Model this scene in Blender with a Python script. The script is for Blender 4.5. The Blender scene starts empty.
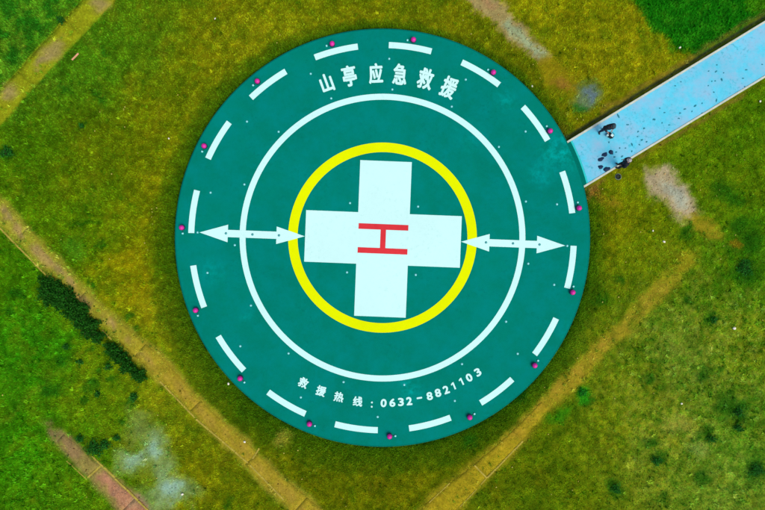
import bpy, bmesh, math, random
import numpy as np
from mathutils import Vector, Matrix

R = math.radians
random.seed(7)
rng = np.random.default_rng(7)
sc = bpy.context.scene
COL = sc.collection

# ------------------------------------------------------------------ camera
CAM_Z = 30.95                       # a drone hovering 31 m above the field
F_PX = 510.0                        # 24 mm on a 36 mm sensor, in pixels of the 765 px photograph
PAD_Z = 0.30
CAM_Y = (237.6 - 255) * (CAM_Z - PAD_Z) / F_PX
cam = bpy.data.cameras.new('camera')
cam.lens = 24; cam.sensor_width = 36; cam.clip_end = 8000
cam_o = bpy.data.objects.new('camera', cam)
cam_o.location = (0, CAM_Y, CAM_Z)
COL.objects.link(cam_o); sc.camera = cam_o

# ------------------------------------------------------------------ sky, sun, exposure
world = bpy.data.worlds.new('World'); sc.world = world; world.use_nodes = True
wn = world.node_tree
sky = wn.nodes.new('ShaderNodeTexSky'); sky.sky_type = 'NISHITA'; sky.sun_disc = False
SUN_EL, SUN_ROT = R(56), R(140)
sky.sun_elevation = SUN_EL; sky.sun_rotation = SUN_ROT
sky.dust_density = 2.0
wn.links.new(sky.outputs[0], wn.nodes['Background'].inputs[0])
wn.nodes['Background'].inputs[1].default_value = 0.14
sun = bpy.data.lights.new('sun', 'SUN'); sun.energy = 1.5; sun.angle = R(40); sun.color = (1.0, 0.96, 0.9)
sun_o = bpy.data.objects.new('sun', sun); COL.objects.link(sun_o)
sdir = Vector((math.sin(SUN_ROT) * math.cos(SUN_EL), math.cos(SUN_ROT) * math.cos(SUN_EL), math.sin(SUN_EL)))
sun_o.rotation_euler = sdir.to_track_quat('Z', 'Y').to_euler()
sc.view_settings.view_transform = 'Standard'; sc.view_settings.look = 'None'
sc.view_settings.gamma = 1; sc.view_settings.exposure = 0.45; sc.view_settings.use_curve_mapping = False
KR, KG, KB = 1.08, 1.15, 1.30        # what this light does to a flat surface, per channel

# ------------------------------------------------------------------ helpers
def W(px, py, z=0.0):
    d = (CAM_Z - z) / F_PX
    return ((px - 382.5) * d, CAM_Y - (py - 255) * d)

def W3(px, py, z=0.0):
    x, y = W(px, py, z); return Vector((x, y, z))

def lin(c):
    c = np.asarray(c, float) / 255.0
    return np.where(c <= 0.04045, c / 12.92, ((c + 0.055) / 1.055) ** 2.4)

def alb(r, g, b):
    v = lin((r, g, b)) / np.array([KR, KG, KB])
    return tuple(float(min(0.9, q)) for q in v)

def tag(o, label=None, cat=None, group=None, kind=None):
    if label: o['label'] = label
    if cat: o['category'] = cat
    if group: o['group'] = group
    if kind: o['kind'] = kind
    return o

def empty(name, loc=(0, 0, 0), rz=0.0):
    o = bpy.data.objects.new(name, None); COL.objects.link(o)
    o.location = loc; o.rotation_euler = (0, 0, rz); o.empty_display_size = 0.2
    return o

def link_mesh(name, me, mat=None, parent=None, loc=None):
    o = bpy.data.objects.new(name, me); COL.objects.link(o)
    if mat is not None and len(me.materials) == 0: me.materials.append(mat)
    if parent is not None: o.parent = parent
    if loc is not None: o.location = loc
    return o

def from_bm(name, bm, mat, parent=None, smooth=False, loc=None):
    me = bpy.data.meshes.new(name); bm.to_mesh(me); bm.free()
    if smooth: me.polygons.foreach_set('use_smooth', [True] * len(me.polygons))
    return link_mesh(name, me, mat, parent, loc)

def np_mesh(name, verts, faces, cols=None):
    """verts (n,3), faces (m,k) arrays; optional per-vertex colours"""
    me = bpy.data.meshes.new(name)
    v = np.ascontiguousarray(verts, dtype=np.float32); f = np.ascontiguousarray(faces, dtype=np.int32)
    n, (m, k) = len(v), f.shape
    me.vertices.add(n); me.vertices.foreach_set('co', v.ravel())
    me.loops.add(m * k); me.loops.foreach_set('vertex_index', f.ravel())
    me.polygons.add(m); me.polygons.foreach_set('loop_start', np.arange(0, m * k, k, dtype=np.int32))
    me.update(calc_edges=True)
    if cols is not None:
        a = me.color_attributes.new('Col', 'FLOAT_COLOR', 'POINT')
        c4 = np.ones((n, 4), np.float32); c4[:, :3] = cols
        a.data.foreach_set('color', c4.ravel())
    return me

def poly_sheet(name, pts, z, mat, parent=None):
    me = bpy.data.meshes.new(name)
    me.from_pydata([(p[0], p[1], z) for p in pts], [], [list(range(len(pts)))])
    me.update()
    if me.polygons[0].normal.z < 0: me.flip_normals()
    return link_mesh(name, me, mat, parent)

def lathe(bm, prof, seg=24, c=(0, 0, 0)):
    """revolve (r,z) profile; r==0 makes a pole"""
    rings = []
    for r, z in prof:
        if r < 1e-6: rings.append([bm.verts.new((c[0], c[1], c[2] + z))])
        else: rings.append([bm.verts.new((c[0] + r * math.cos(2 * math.pi * i / seg), c[1] + r * math.sin(2 * math.pi * i / seg), c[2] + z)) for i in range(seg)])
    for a, b in zip(rings[:-1], rings[1:]):
        for i in range(seg):
            j = (i + 1) % seg
            if len(a) == 1: bm.faces.new((a[0], b[j], b[i])) if False else bm.faces.new((a[0], b[i], b[j]))
            elif len(b) == 1: bm.faces.new((a[i], b[0], a[j]))
            else: bm.faces.new((a[i], b[i], b[j], a[j]))
    bmesh.ops.recalc_face_normals(bm, faces=bm.faces)

def box(bm, c, s, rz=0.0, bevel=0.0):
    r = bmesh.ops.create_cube(bm, size=1.0)
    M = Matrix.Translation(c) @ Matrix.Rotation(rz, 4, 'Z') @ Matrix.Diagonal((s[0], s[1], s[2], 1))
    bmesh.ops.transform(bm, matrix=M, verts=r['verts'])
    if bevel:
        es = list({e for v in r['verts'] for e in v.link_edges})
        bmesh.ops.bevel(bm, geom=es, offset=bevel, segments=2, affect='EDGES')

# value noise on numpy arrays
_TAB = rng.random((64, 256, 256))
def vnoise(x, y, s=0):
    t = _TAB[s % 64]
    xi = np.floor(x).astype(int); yi = np.floor(y).astype(int)
    fx = x - xi; fy = y - yi
    fx = fx * fx * (3 - 2 * fx); fy = fy * fy * (3 - 2 * fy)
    a = t[xi & 255, yi & 255]; b = t[(xi + 1) & 255, yi & 255]
    c = t[xi & 255, (yi + 1) & 255]; d = t[(xi + 1) & 255, (yi + 1) & 255]
    return (a * (1 - fx) + b * fx) * (1 - fy) + (c * (1 - fx) + d * fx) * fy

def fbm(x, y, s=0, o=4):
    v = 0; a = 0.5; tot = 0
    for i in range(o):
        v = v + a * vnoise(x * 2 ** i + 13.7 * i, y * 2 ** i + 7.3 * i, s + i); tot += a; a *= 0.55
    return v / tot

# ------------------------------------------------------------------ materials
def material(name, color, rough=0.7, var=0.0, scale=3.0, spec=0.3, bump=0.0, bscale=40.0, metallic=0.0, tint=None, coat=0.0):
    m = bpy.data.materials.new(name); m.use_nodes = True
    nt = m.node_tree; b = nt.nodes['Principled BSDF']
    b.inputs['Base Color'].default_value = (*color, 1); b.inputs['Roughness'].default_value = rough
    b.inputs['Specular IOR Level'].default_value = spec; b.inputs['Metallic'].default_value = metallic
    if coat: b.inputs['Coat Weight'].default_value = coat
    tc = nt.nodes.new('ShaderNodeTexCoord')
    if var:
        n = nt.nodes.new('ShaderNodeTexNoise'); n.inputs['Scale'].default_value = scale
        n.inputs['Detail'].default_value = 6; n.inputs['Roughness'].default_value = 0.62
        nt.links.new(tc.outputs['Object'], n.inputs['Vector'])
        r = nt.nodes.new('ShaderNodeValToRGB'); r.color_ramp.elements[0].position = 0.28; r.color_ramp.elements[1].position = 0.72
        t2 = tint if tint else tuple(min(0.95, c * (1 + var)) for c in color)
        r.color_ramp.elements[0].color = (*[c * (1 - var) for c in color], 1)
        r.color_ramp.elements[1].color = (*t2, 1)
        nt.links.new(n.outputs['Fac'], r.inputs['Fac']); nt.links.new(r.outputs['Color'], b.inputs['Base Color'])
    if bump:
        n2 = nt.nodes.new('ShaderNodeTexNoise'); n2.inputs['Scale'].default_value = bscale; n2.inputs['Detail'].default_value = 4
        nt.links.new(tc.outputs['Object'], n2.inputs['Vector'])
        bp = nt.nodes.new('ShaderNodeBump'); bp.inputs['Strength'].default_value = bump; bp.inputs['Distance'].default_value = 0.02
        nt.links.new(n2.outputs['Fac'], bp.inputs['Height']); nt.links.new(bp.outputs['Normal'], b.inputs['Normal'])
    return m

def attr_material(name, rough=0.9, noise=0.0, scale=30.0, transl=0.0, bump=0.0, spec=0.1):
    m = bpy.data.materials.new(name); m.use_nodes = True
    nt = m.node_tree; b = nt.nodes['Principled BSDF']
    b.inputs['Roughness'].default_value = rough; b.inputs['Specular IOR Level'].default_value = spec
    a = nt.nodes.new('ShaderNodeVertexColor'); a.layer_name = 'Col'
    out = a.outputs['Color']
    if noise:
        tc = nt.nodes.new('ShaderNodeTexCoord')
        n = nt.nodes.new('ShaderNodeTexNoise'); n.inputs['Scale'].default_value = scale; n.inputs['Detail'].default_value = 8; n.inputs['Roughness'].default_value = 0.7
        nt.links.new(tc.outputs['Object'], n.inputs['Vector'])
        mr = nt.nodes.new('ShaderNodeMapRange')
        mr.inputs['From Min'].default_value = 0.25; mr.inputs['From Max'].default_value = 0.75
        mr.inputs['To Min'].default_value = 1 - noise; mr.inputs['To Max'].default_value = 1 + noise
        nt.links.new(n.outputs['Fac'], mr.inputs['Value'])
        vm = nt.nodes.new('ShaderNodeVectorMath'); vm.operation = 'SCALE'
        nt.links.new(out, vm.inputs[0]); nt.links.new(mr.outputs[0], vm.inputs['Scale'])
        out = vm.outputs[0]
        if bump:
            bp = nt.nodes.new('ShaderNodeBump'); bp.inputs['Strength'].default_value = bump; bp.inputs['Distance'].default_value = 0.03
            nt.links.new(n.outputs['Fac'], bp.inputs['Height']); nt.links.new(bp.outputs['Normal'], b.inputs['Normal'])
    nt.links.new(out, b.inputs['Base Color'])
    return m

def painted(name, color, scuffs=(), var=0.06, scuff_col=None, wear=0.0, wear_col=(0.2, 0.3, 0.3), rough=0.85, blotch=None, grime=None):
    """weathered paint: broad and fine tone changes, fine wear and scuffs at fixed places (x, y, radius, strength)"""
    m = bpy.data.materials.new(name); m.use_nodes = True
    nt = m.node_tree; b = nt.nodes['Principled BSDF']; L = nt.links.new
    b.inputs['Roughness'].default_value = rough; b.inputs['Specular IOR Level'].default_value = 0.02
    geo = nt.nodes.new('ShaderNodeNewGeometry'); pos = geo.outputs['Position']
    def noise(s, d=6, r=0.6):
        n = nt.nodes.new('ShaderNodeTexNoise'); n.inputs['Scale'].default_value = s; n.inputs['Detail'].default_value = d; n.inputs['Roughness'].default_value = r
        L(pos, n.inputs['Vector']); return n.outputs['Fac']
    def mrange(v, a, c, t0, t1):
        n = nt.nodes.new('ShaderNodeMapRange'); n.inputs['From Min'].default_value = a; n.inputs['From Max'].default_value = c
        n.inputs['To Min'].default_value = t0; n.inputs['To Max'].default_value = t1; L(v, n.inputs['Value']); return n.outputs[0]
    def math_(op, a, c):
        n = nt.nodes.new('ShaderNodeMath'); n.operation = op
        for i, v in enumerate((a, c)):
            if isinstance(v, (int, float)): n.inputs[i].default_value = v
            else: L(v, n.inputs[i])
        return n.outputs[0]
    def mix(f, a, c):
        n = nt.nodes.new('ShaderNodeMix'); n.data_type = 'RGBA'
        L(f, n.inputs[0])
        for i, v in ((6, a), (7, c)):
            if isinstance(v, tuple): n.inputs[i].default_value = (*v, 1)
            else: L(v, n.inputs[i])
        return n.outputs[2]
    broad = mrange(noise(0.22, 4), 0.3, 0.7, 1 - var, 1 + var)
    fine = mrange(noise(5.0, 8, 0.7), 0.3, 0.7, 1 - var * 0.8, 1 + var * 0.8)
    tone = math_('MULTIPLY', broad, fine)
    vm = nt.nodes.new('ShaderNodeVectorMath'); vm.operation = 'SCALE'; vm.inputs[0].default_value = color
    L(tone, vm.inputs['Scale'])
    out = vm.outputs[0]
    if wear:
        wmask = mrange(noise(9.0, 8, 0.75), 0.62, 0.74, 0.0, wear)
        out = mix(wmask, out, wear_col)
    if blotch:
        out = mix(mrange(noise(0.9, 7, 0.72), 0.40, 0.68, 0.0, blotch[3]), out, tuple(blotch[:3]))
    if grime:
        gate = mrange(noise(0.55, 3), 0.42, 0.62, 0.0, 1.0)
        out = mix(math_('MULTIPLY', gate, mrange(noise(5.5, 6, 0.7), 0.54, 0.66, 0.0, grime[3])), out, tuple(grime[:3]))
    if scuffs:
        blotch = mrange(noise(2.6, 7, 0.7), 0.42, 0.66, 0.0, 1.0)
        acc = None
        for (x, y, rad, st) in scuffs:
            d = nt.nodes.new('ShaderNodeVectorMath'); d.operation = 'DISTANCE'; L(pos, d.inputs[0]); d.inputs[1].default_value = (x, y, PAD_Z)
            f = mrange(d.outputs['Value'], 0.0, rad, st, 0.0)
            acc = f if acc is None else math_('MAXIMUM', acc, f)
        out = mix(math_('MULTIPLY', acc, blotch), out, scuff_col)
    L(out, b.inputs['Base Color'])
    bp = nt.nodes.new('ShaderNodeBump'); bp.inputs['Strength'].default_value = 0.15; bp.inputs['Distance'].default_value = 0.01
    L(noise(60.0, 3), bp.inputs['Height']); L(bp.outputs['Normal'], b.inputs['Normal'])
    return m

TEAL = alb(0, 124, 108)
def padxy(px, py): return W(px, py, PAD_Z)
SC = [(*padxy(560, 153), 1.6, 0.75), (*padxy(540, 175), 1.0, 0.5), (*padxy(411, 390), 0.9, 0.5), (*padxy(404, 384), 0.4, 0.6),
      (*padxy(212, 272), 1.1, 0.35), (*padxy(505, 100), 0.9, 0.35), (*padxy(575, 335), 1.2, 0.3), (*padxy(245, 315), .7, .3), (*padxy(470, 137), 1.4, .2)]
M = {}
M['teal'] = painted('teal_paint', TEAL, SC, 0.07, alb(0, 190, 185), wear=0.16, wear_col=alb(10, 150, 142), blotch=(*alb(0, 132, 130), 0.7), grime=(*alb(0, 106, 94), 0.5))
M['teal_step'] = painted('teal_step_paint', alb(0, 112, 100), (), 0.08)
M['turq'] = painted('turquoise_paint', alb(50, 205, 205), (), 0.08)
M['white'] = painted('white_paint', alb(202, 248, 247), (), 0.03, wear=0.16, wear_col=alb(165, 226, 222), grime=(*alb(176, 232, 228), 0.5))
M['yellow'] = painted('yellow_paint', alb(226, 240, 0), (), 0.04, wear=0.25, wear_col=alb(214, 214, 10))
M['red'] = painted('red_paint', alb(216, 56, 64), (), 0.08, wear=0.4, wear_col=alb(208, 74, 52))
M['blue'] = painted('blue_walkway_paint', alb(92, 206, 236), (), 0.09, wear=0.35, wear_col=alb(105, 200, 205), blotch=(*alb(150, 190, 222), 0.9), grime=(*alb(48, 160, 180), 0.75))
M['kerb'] = material('pale_kerb_concrete', alb(196, 205, 192), 0.85, 0.14, 4.0, bump=0.3)
M['ground'] = attr_material('soil_and_turf', 1.0, 0.35, 9.0, bump=0.5, spec=0.0)
M['grass'] = attr_material('grass_blades', 0.9, spec=0.01)
M['leaf'] = attr_material('shrub_leaves', 0.9, spec=0.0)
M['slab'] = attr_material('mossy_concrete', 1.0, 0.4, 7.0, bump=0.4, spec=0.0)
M['edging'] = material('old_pale_edging', alb(166, 152, 56), 0.9, 0.35, 6.0, bump=0.4)
M['stem'] = material('brown_stem', (0.06, 0.045, 0.02), 0.9, 0.2)
M['magenta'] = material('magenta_lens', alb(212, 18, 156), 0.5, 0.0, spec=0.5)
M['lampdark'] = material('dark_lamp_housing', (0.012, 0.02, 0.05), 0.5, 0.2, 20)
M['lampwhite'] = material('pale_lamp_plastic', alb(150, 235, 240), 0.5, 0.05, 10)
M['lampgrey'] = material('dull_lamp_glass', alb(70, 160, 165), 0.35, 0.1, 10)
M['pebble'] = material('pale_pebble', alb(200, 188, 90), 0.9, 0.2, 14, bump=0.3)
M['whitestone'] = material('white_stone', alb(245, 240, 225), 0.9, 0.1, 14, bump=0.3)
M['wood'] = material('pinkish_wood', alb(214, 160, 120), 0.85, 0.25, 9)
M['mud'] = material('dark_mud', alb(4, 42, 78), 0.65, 0.4, 12, bump=0.6)
M['scrap'] = material('dark_scrap', alb(28, 128, 148), 0.8, 0.3, 14)
M['skin'] = material('skin', (0.42, 0.22, 0.14), 0.6, 0.06, 12)
M['jacket'] = material('black_jacket', (0.008, 0.012, 0.02), 0.8, 0.4, 12, bump=0.4, bscale=18)
M['navy'] = material('navy_trousers', (0.008, 0.018, 0.05), 0.85, 0.3, 12, bump=0.4, bscale=18)
M['black'] = material('black_trousers', (0.008, 0.01, 0.012), 0.85, 0.3, 12)
M['shoe'] = material('black_shoe', (0.012, 0.012, 0.014), 0.5, 0.2, 20)
M['hair'] = material('black_hair', (0.006, 0.006, 0.007), 0.55, 0.3, 40)
M['capgrey'] = material('grey_cap', (0.03, 0.06, 0.07), 0.85, 0.15, 30)
M['cappale'] = material('pale_cap', (0.36, 0.31, 0.30), 0.85, 0.08, 30)
M['eye'] = material('eye', (0.02, 0.015, 0.01), 0.3)
M['lip'] = material('lips', (0.33, 0.12, 0.09), 0.6)
M['bagblack'] = material('black_bag', (0.006, 0.012, 0.016), 0.7, 0.3, 20, bump=0.3)
M['bagwhite'] = material('white_bag', alb(205, 240, 245), 0.7, 0.08, 20)
M['rubber'] = material('black_rubber', (0.01, 0.014, 0.012), 0.7, 0.2, 20)

# ------------------------------------------------------------------ what grows where (all in photograph pixels on the ground plane)
CTRL = np.array([
 (30,20,58,103,14),(100,60,62,100,8),(140,40,74,100,8),(200,60,102,100,5),(250,30,106,104,6),(150,110,92,96,4),(100,160,82,94,4),
 (30,150,64,94,4),(160,210,106,104,4),(140,270,120,110,4),(95,215,76,100,4),(20,270,62,104,4),(30,350,44,104,5),(20,450,54,110,5),
 (100,400,88,110,6),(165,415,104,108,8),(200,470,102,102,5),(255,410,80,90,4),(150,320,120,114,8),(330,480,94,95,4),(400,480,94,95,4),
 (540,455,82,96,5),(600,425,96,106,8),(660,440,122,124,26),(740,490,114,128,32),(745,440,88,116,20),(620,380,104,112,12),(680,350,106,118,28),
 (745,350,108,118,16),(745,260,60,100,5),(650,250,102,110,5),(610,220,106,106,5),(700,150,80,104,5),(750,130,76,104,5),(640,50,114,110,6),
 (590,50,116,110,6),(550,20,120,114,6),(450,15,100,100,5),(360,10,104,104,5),(290,15,106,106,6),(520,80,84,88,4),(600,110,110,104,6),
 (610,300,86,98,6),(560,470,86,100,6),(480,440,84,90,4),(20,60,62,100,14),(60,470,70,108,6),(150,160,100,102,4)], float)

def seg_dist(px, py, pts):
    """distance to polyline of (x, y, halfwidth) and local halfwidth"""
    best = np.full(px.shape, 1e9); hw = np.zeros(px.shape); tot = np.zeros(px.shape); s0 = 0.0
    for a, b in zip(pts[:-1], pts[1:]):
        dx, dy = b[0] - a[0], b[1] - a[1]; L2 = dx * dx + dy * dy
        t = np.clip(((px - a[0]) * dx + (py - a[1]) * dy) / L2, 0, 1)
        d = np.hypot(px - a[0] - t * dx, py - a[1] - t * dy)
        k = d < best
        best = np.where(k, d, best); hw = np.where(k, a[2] + t * (b[2] - a[2]), hw); tot = np.where(k, s0 + t * math.sqrt(L2), tot)
        s0 += math.sqrt(L2)
    return best, hw, tot

def strip(px, py, pts, soft=3.0):
    d, hw, _ = seg_dist(px, py, pts)
    return np.clip((hw + soft * 0.5 - d) / soft, 0, 1)

def blob(px, py, x, y, rx, ry=None, ang=0.0, soft=0.5):
    ry = ry or rx
    c, s = math.cos(ang), math.sin(ang)
    u = ((px - x) * c + (py - y) * s) / rx; v = (-(px - x) * s + (py - y) * c) / ry
    return np.clip((1 + soft * 0.5 - np.hypot(u, v)) / soft, 0, 1)

def poly(px, py, P, soft=4.0):
    d = np.full(px.shape, 1e9); inside = np.zeros(px.shape, bool)
    n = len(P)
    for i in range(n):
        (x0, y0), (x1, y1) = P[i], P[(i + 1) % n]
        dx, dy = x1 - x0, y1 - y0
        t = np.clip(((px - x0) * dx + (py - y0) * dy) / (dx * dx + dy * dy), 0, 1)
        d = np.minimum(d, np.hypot(px - x0 - t * dx, py - y0 - t * dy))
        cr = ((y0 > py) != (y1 > py)) & (px < (x1 - x0) * (py - y0) / ((y1 - y0) if y1 != y0 else 1e-9) + x0)
        inside ^= cr
    return np.clip((np.where(inside, d, -d) + soft * 0.5) / soft, 0, 1)

S1 = [(-160, 282, 12), (27, 78.3, 12), (74, 26.8, 12.5), (230, -142, 12)]
S2 = [(-120, 90, 12), (3, 214, 12), (43, 255, 11), (78, 293, 10), (103, 317, 10), (158, 366, 12), (200, 410, 10), (240, 447, 11), (270, 478, 12), (305, 510, 14), (420, 620, 14)]
S5 = [(42, 420, 2), (56, 434, 7), (75, 452, 9.5), (95, 472, 10), (128, 505, 14), (200, 578, 14)]
S4 = [(684, 262, 9), (650, 300, 10), (630, 325, 9), (602, 347, 9), (580, 372, 9), (545, 405, 8), (515, 438, 10), (487, 464, 11), (440, 508, 16), (360, 590, 16)]
S3 = [(440, -45, 13), (481, -3, 12.5), (505, 22, 10.5), (525, 40, 9.5), (543, 57, 6)]
WALK_A = (567.0, 141.0); WALK_S = -0.609      # upper edge of the walkway
WALK_B = (585.3, 187.0)
DARK = [(5,152,9),(81,126,3),(14,50,7),(62,22,5),(30,35,6),(10,58,8),(105,50,4),(98,95,5),(62,88,5),(20,238,4),(16,294,6),(8,310,5),(50,390,9),(100,245,4),(92,286,4),
        (128,316,5),(138,330,4),(727,408,13),(703,433,8),(755,470,13),(702,477,8),(615,490,8),(661,499,5),(658,460,8),(650,442,6),(745,275,14),(752,240,14),(735,225,8),
        (687,231,8),(722,190,12),(735,200,8),(740,410,9),(650,380,5),(712,320,6),(720,370,5),(690,300,5),(700,375,8),(230,505,5),(90,388,6),(85,400,4),(120,420,5),(60,360,4),
        (96,383,5),(134,400,5),(106,352,4),(590,400,6),(470,440,8),(520,395,6),(600,300,7),(620,280,5)]
DARK = DARK + [(66,346,3),(70,357,2.5),(80,362,3),(92,350,3.5),(108,367,4),(98,372,2.5),(112,377,4)]

def zones(x, y):
    """world x, y on the ground -> albedo (n,3), grass density, grass height"""
    px0 = 382.5 + x * F_PX / CAM_Z; py0 = 255 - (y - CAM_Y) * F_PX / CAM_Z
    wx = (fbm(px0 / 13, py0 / 13, 3) - 0.5) * 2; wy = (fbm(px0 / 13 + 50, py0 / 13, 9) - 0.5) * 2
    gx_ = fbm(px0 / 2.2, py0 / 2.2, 18, 2) - 0.5; gy_ = fbm(px0 / 2.2 + 31, py0 / 2.2, 22, 2) - 0.5      # gritty edges
    px = px0 + wx * 7 + gx_ * 7; py = py0 + wy * 7 + gy_ * 7                     # ragged outlines
    qx = np.clip(px0 + wx * 26, -60, 825); qy = np.clip(py0 + wy * 26, -60, 570)
    num = np.zeros(x.shape + (3,)); den = np.zeros(x.shape)
    for c in CTRL:
        w = 1.0 / ((((qx - c[0]) ** 2 + (qy - c[1]) ** 2) / 1500.0) ** 1.5 + 0.15)
        num += w[..., None] * c[2:]; den += w
    col = num / den[..., None]
    # mottling: straw and rusty patches, greener tufts
    n1 = fbm(px0 / 9, py0 / 9, 20, 5); n2 = fbm(px0 / 30, py0 / 30, 27, 4); n3 = fbm(px0 / 3.4, py0 / 3.4, 33, 3); n4 = fbm(px0 / 16 + 9, py0 / 16, 40, 4)
    g = ((n1 - 0.5) * 1.1 + (n2 - 0.5) * 0.9)[..., None]
    col = col * (1 + g * np.array([0.34, 0.20, 0.5]))
    col = col * (1 + (n3 - 0.5)[..., None] * np.array([0.40, 0.32, 0.5]))
    def over(m, c, a=1.0):
        nonlocal col
        m = (np.clip(m, 0, 1) * a)[..., None]
        col = col * (1 - m) + np.array(c, float) * m
    over((n4 - 0.60) * 7, (122, 100, 8), 0.22)                # rusty dry grass
    over((0.40 - n4) * 7, (54, 92, 6), 0.25)
    straw = np.clip((vnoise(px0 / 2.0, py0 / 2.0, 50) - 0.86) * 8, 0, 1)
    over(straw, (160, 148, 40), 0.4)
    dens = np.ones(x.shape); hgt = np.ones(x.shape)
    far = np.clip((np.hypot(px0 - 382, py0 - 255) - 520) / 300, 0, 1)
    # damp dark collar of longer grass round the pad
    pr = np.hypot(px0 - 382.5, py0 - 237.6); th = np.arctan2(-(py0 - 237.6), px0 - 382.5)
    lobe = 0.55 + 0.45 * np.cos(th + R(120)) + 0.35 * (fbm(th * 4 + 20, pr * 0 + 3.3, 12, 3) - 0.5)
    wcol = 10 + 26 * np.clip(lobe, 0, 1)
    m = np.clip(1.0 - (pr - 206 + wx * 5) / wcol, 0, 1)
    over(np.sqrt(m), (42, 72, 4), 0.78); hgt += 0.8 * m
    # far lower-right: weedy coarse growth
    m = np.clip(blob(px, py, 710, 385, 110, 130, 0, 0.7), 0, 1)
    w2 = np.clip((fbm(px0 / 4.2, py0 / 4.2, 44, 3) - 0.5) * 5, -1, 1) * m
    over(np.clip(w2, 0, 1), (150, 152, 62), 0.33); over(np.clip(-w2, 0, 1), (44, 96, 14), 0.35)
    # upper left weeds
    m = poly(px, py, [(-80, -80), (90, -80), (72, 5), (10, 75), (-80, 160)], 8)
    w2 = np.clip((fbm(px0 / 7, py0 / 7, 46, 3) - 0.5) * 5, -1, 1) * m
    over(np.clip(-w2, 0, 1), (22, 80, 10), 0.7); over(np.clip(w2, 0, 1), (96, 124, 20), 0.4); hgt += 0.4 * m
    # lush lawn top right
    lawn = poly(px, py, [(633, -60), (634, -2), (648, 18), (664, 38), (676, 50), (694, 53), (710, 47), (850, -40), (850, -90)], 7)
    lc = np.clip((fbm(px0 / 7, py0 / 7, 48, 3) - 0.45) * 3, 0, 1)
    over(lawn, (12, 86, 6), 0.92); over(lawn * lc, (58, 116, 14), 0.6); hgt += 0.9 * lawn
    over(blob(px, py, 757, 2, 12, 9), (110, 124, 12), 0.4)
    for (bx, by, br) in DARK:
        if True:
            over(blob(px, py, bx, by, br, br * 0.85, bx, 0.9), (22, 72, 8), 0.62)
    over(strip(px, py, [(66, 227, 1.2), (84, 224, 1.6), (100, 224, 1.0)], 2), (30, 72, 4), 0.7)
    over(strip(px, py, [(80, 206, 0.8), (87, 222, 1.4)], 2), (30, 72, 4), 0.7)
    over(strip(px, py, [(-20, 247, 1.5), (20, 252, 1.2)], 3), (24, 76, 4), 0.5)
    # faint worn lines on the left slope
    over(strip(px, py, [(-40, 440, 3), (8, 418, 2.5), (40, 388, 2), (80, 350, 1)], 5), (112, 118, 20), 0.4)
    over(strip(px, py, [(85, 38, 3), (100, 52, 2.5), (118, 72, 2)], 5), (98, 112, 14), 0.5)
    over(strip(px, py, [(40, 90, 3), (62, 84, 2)], 5), (98, 108, 14), 0.5)
    # worn strips and trodden soil ---------------------------------------------------
    def bare(m, d): 
        nonlocal dens, hgt
        dens = dens * (1 - np.clip(m, 0, 1) * d); hgt = hgt * (1 - np.clip(m, 0, 1) * d * 0.4)
    sx_, sy_ = px0 + wx * 2.0, py0 + wy * 2.0
    m = strip(sx_, sy_, S1, 2.5); over(m, (136, 132, 20), 0.85); bare(m, 0.5)
    for (bx, by, r1, r2) in ((54, 51, 13, 9), (9, 93, 10, 6), (101, 3, 9, 6), (44, 62, 9, 4)):
        b_ = blob(px, py, bx, by, r1, r2, R(-45), 0.9); over(b_, (138, 118, 78), 0.8); bare(b_, 0.85)
    d2, h2, t2 = seg_dist(px0 + wx * 4, py0 + wy * 4, S2)
    m = np.clip((h2 + 2.5 - d2) / 5, 0, 1); over(m, (146, 134, 40), 0.85); bare(m, 0.5)
    mid = np.clip((h2 * 0.6 - d2) / 4, 0, 1) * np.clip((fbm(px0 / 14, py0 / 14, 55, 3) - 0.40) * 6, 0, 1)
    over(mid, (152, 120, 84), 0.7); bare(mid, 0.75)
    over(np.clip((h2 - d2) / 4, 0, 1) * np.clip((px0 - 110) / 60, 0, 1), (146, 122, 30), 0.7)
    m = strip(px0 + wx * 4, py0 + wy * 4, S5, 5) * np.clip((px0 - 30 + gx_ * 30) / 35, 0, 1); over(m, (142, 118, 68), 0.85); bare(m, 0.7)
    over(strip(px, py, [(100, 476, 5), (125, 500, 9), (180, 560, 9)], 6), (164, 108, 88), 0.8)
    over(strip(px, py, [(50, 428, 3), (75, 452, 6)], 6), (128, 96, 74), 0.6)
    m = strip(px0 + wx * 4.5, py0 + wy * 4.5, S4, 7) * np.clip(1.15 - 0.5 * np.clip((px0 - 590) / 60, 0, 1) - np.clip((n4 - 0.5) * 2.2, -.1, .45), 0, 1); over(m, (156, 130, 30), 0.85); bare(m, 0.5)
    over(strip(px, py, [(660, 288, 4), (630, 325, 4), (600, 350, 4), (545, 403, 4), (520, 430, 5), (505, 447, 5)], 8) * np.clip((n1 - 0.3) * 3, 0, 1), (164, 126, 42), 0.6)
    over(strip(px, py, [(515, 444, 5), (487, 466, 7), (440, 508, 12)], 7), (142, 124, 22), 0.7)
    m = poly(px, py, [(643, 169), (669, 166), (692, 195), (700, 210), (684, 222), (672, 214), (657, 197), (646, 182)], 9)
    over(m, (172, 148, 118), 0.92); bare(m, 0.97)
    over(blob(px, py, 674, 194, 15, 7, R(52), 0.8), (160, 160, 140), 0.8)
    m = poly(px, py, [(684, 220), (699, 208), (718, 228), (724, 240), (712, 242), (696, 232)], 7)
    over(m * np.clip((n1 - 0.22) * 3, 0, 1), (146, 122, 26), 0.8); bare(m, 0.55)
    over(blob(px, py, 736, 244, 6, 4), (136, 96, 16), 0.7)
    over(blob(px, py, 686, 262, 16, 9, R(-35), 0.8), (138, 122, 20), 0.7); over(blob(px, py, 664, 250, 9, 13, R(30), .9), (112, 118, 14), .6)
    m = strip(px, py, S3, 5); over(m, (156, 132, 84), 0.92); bare(m, 0.93)
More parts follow.
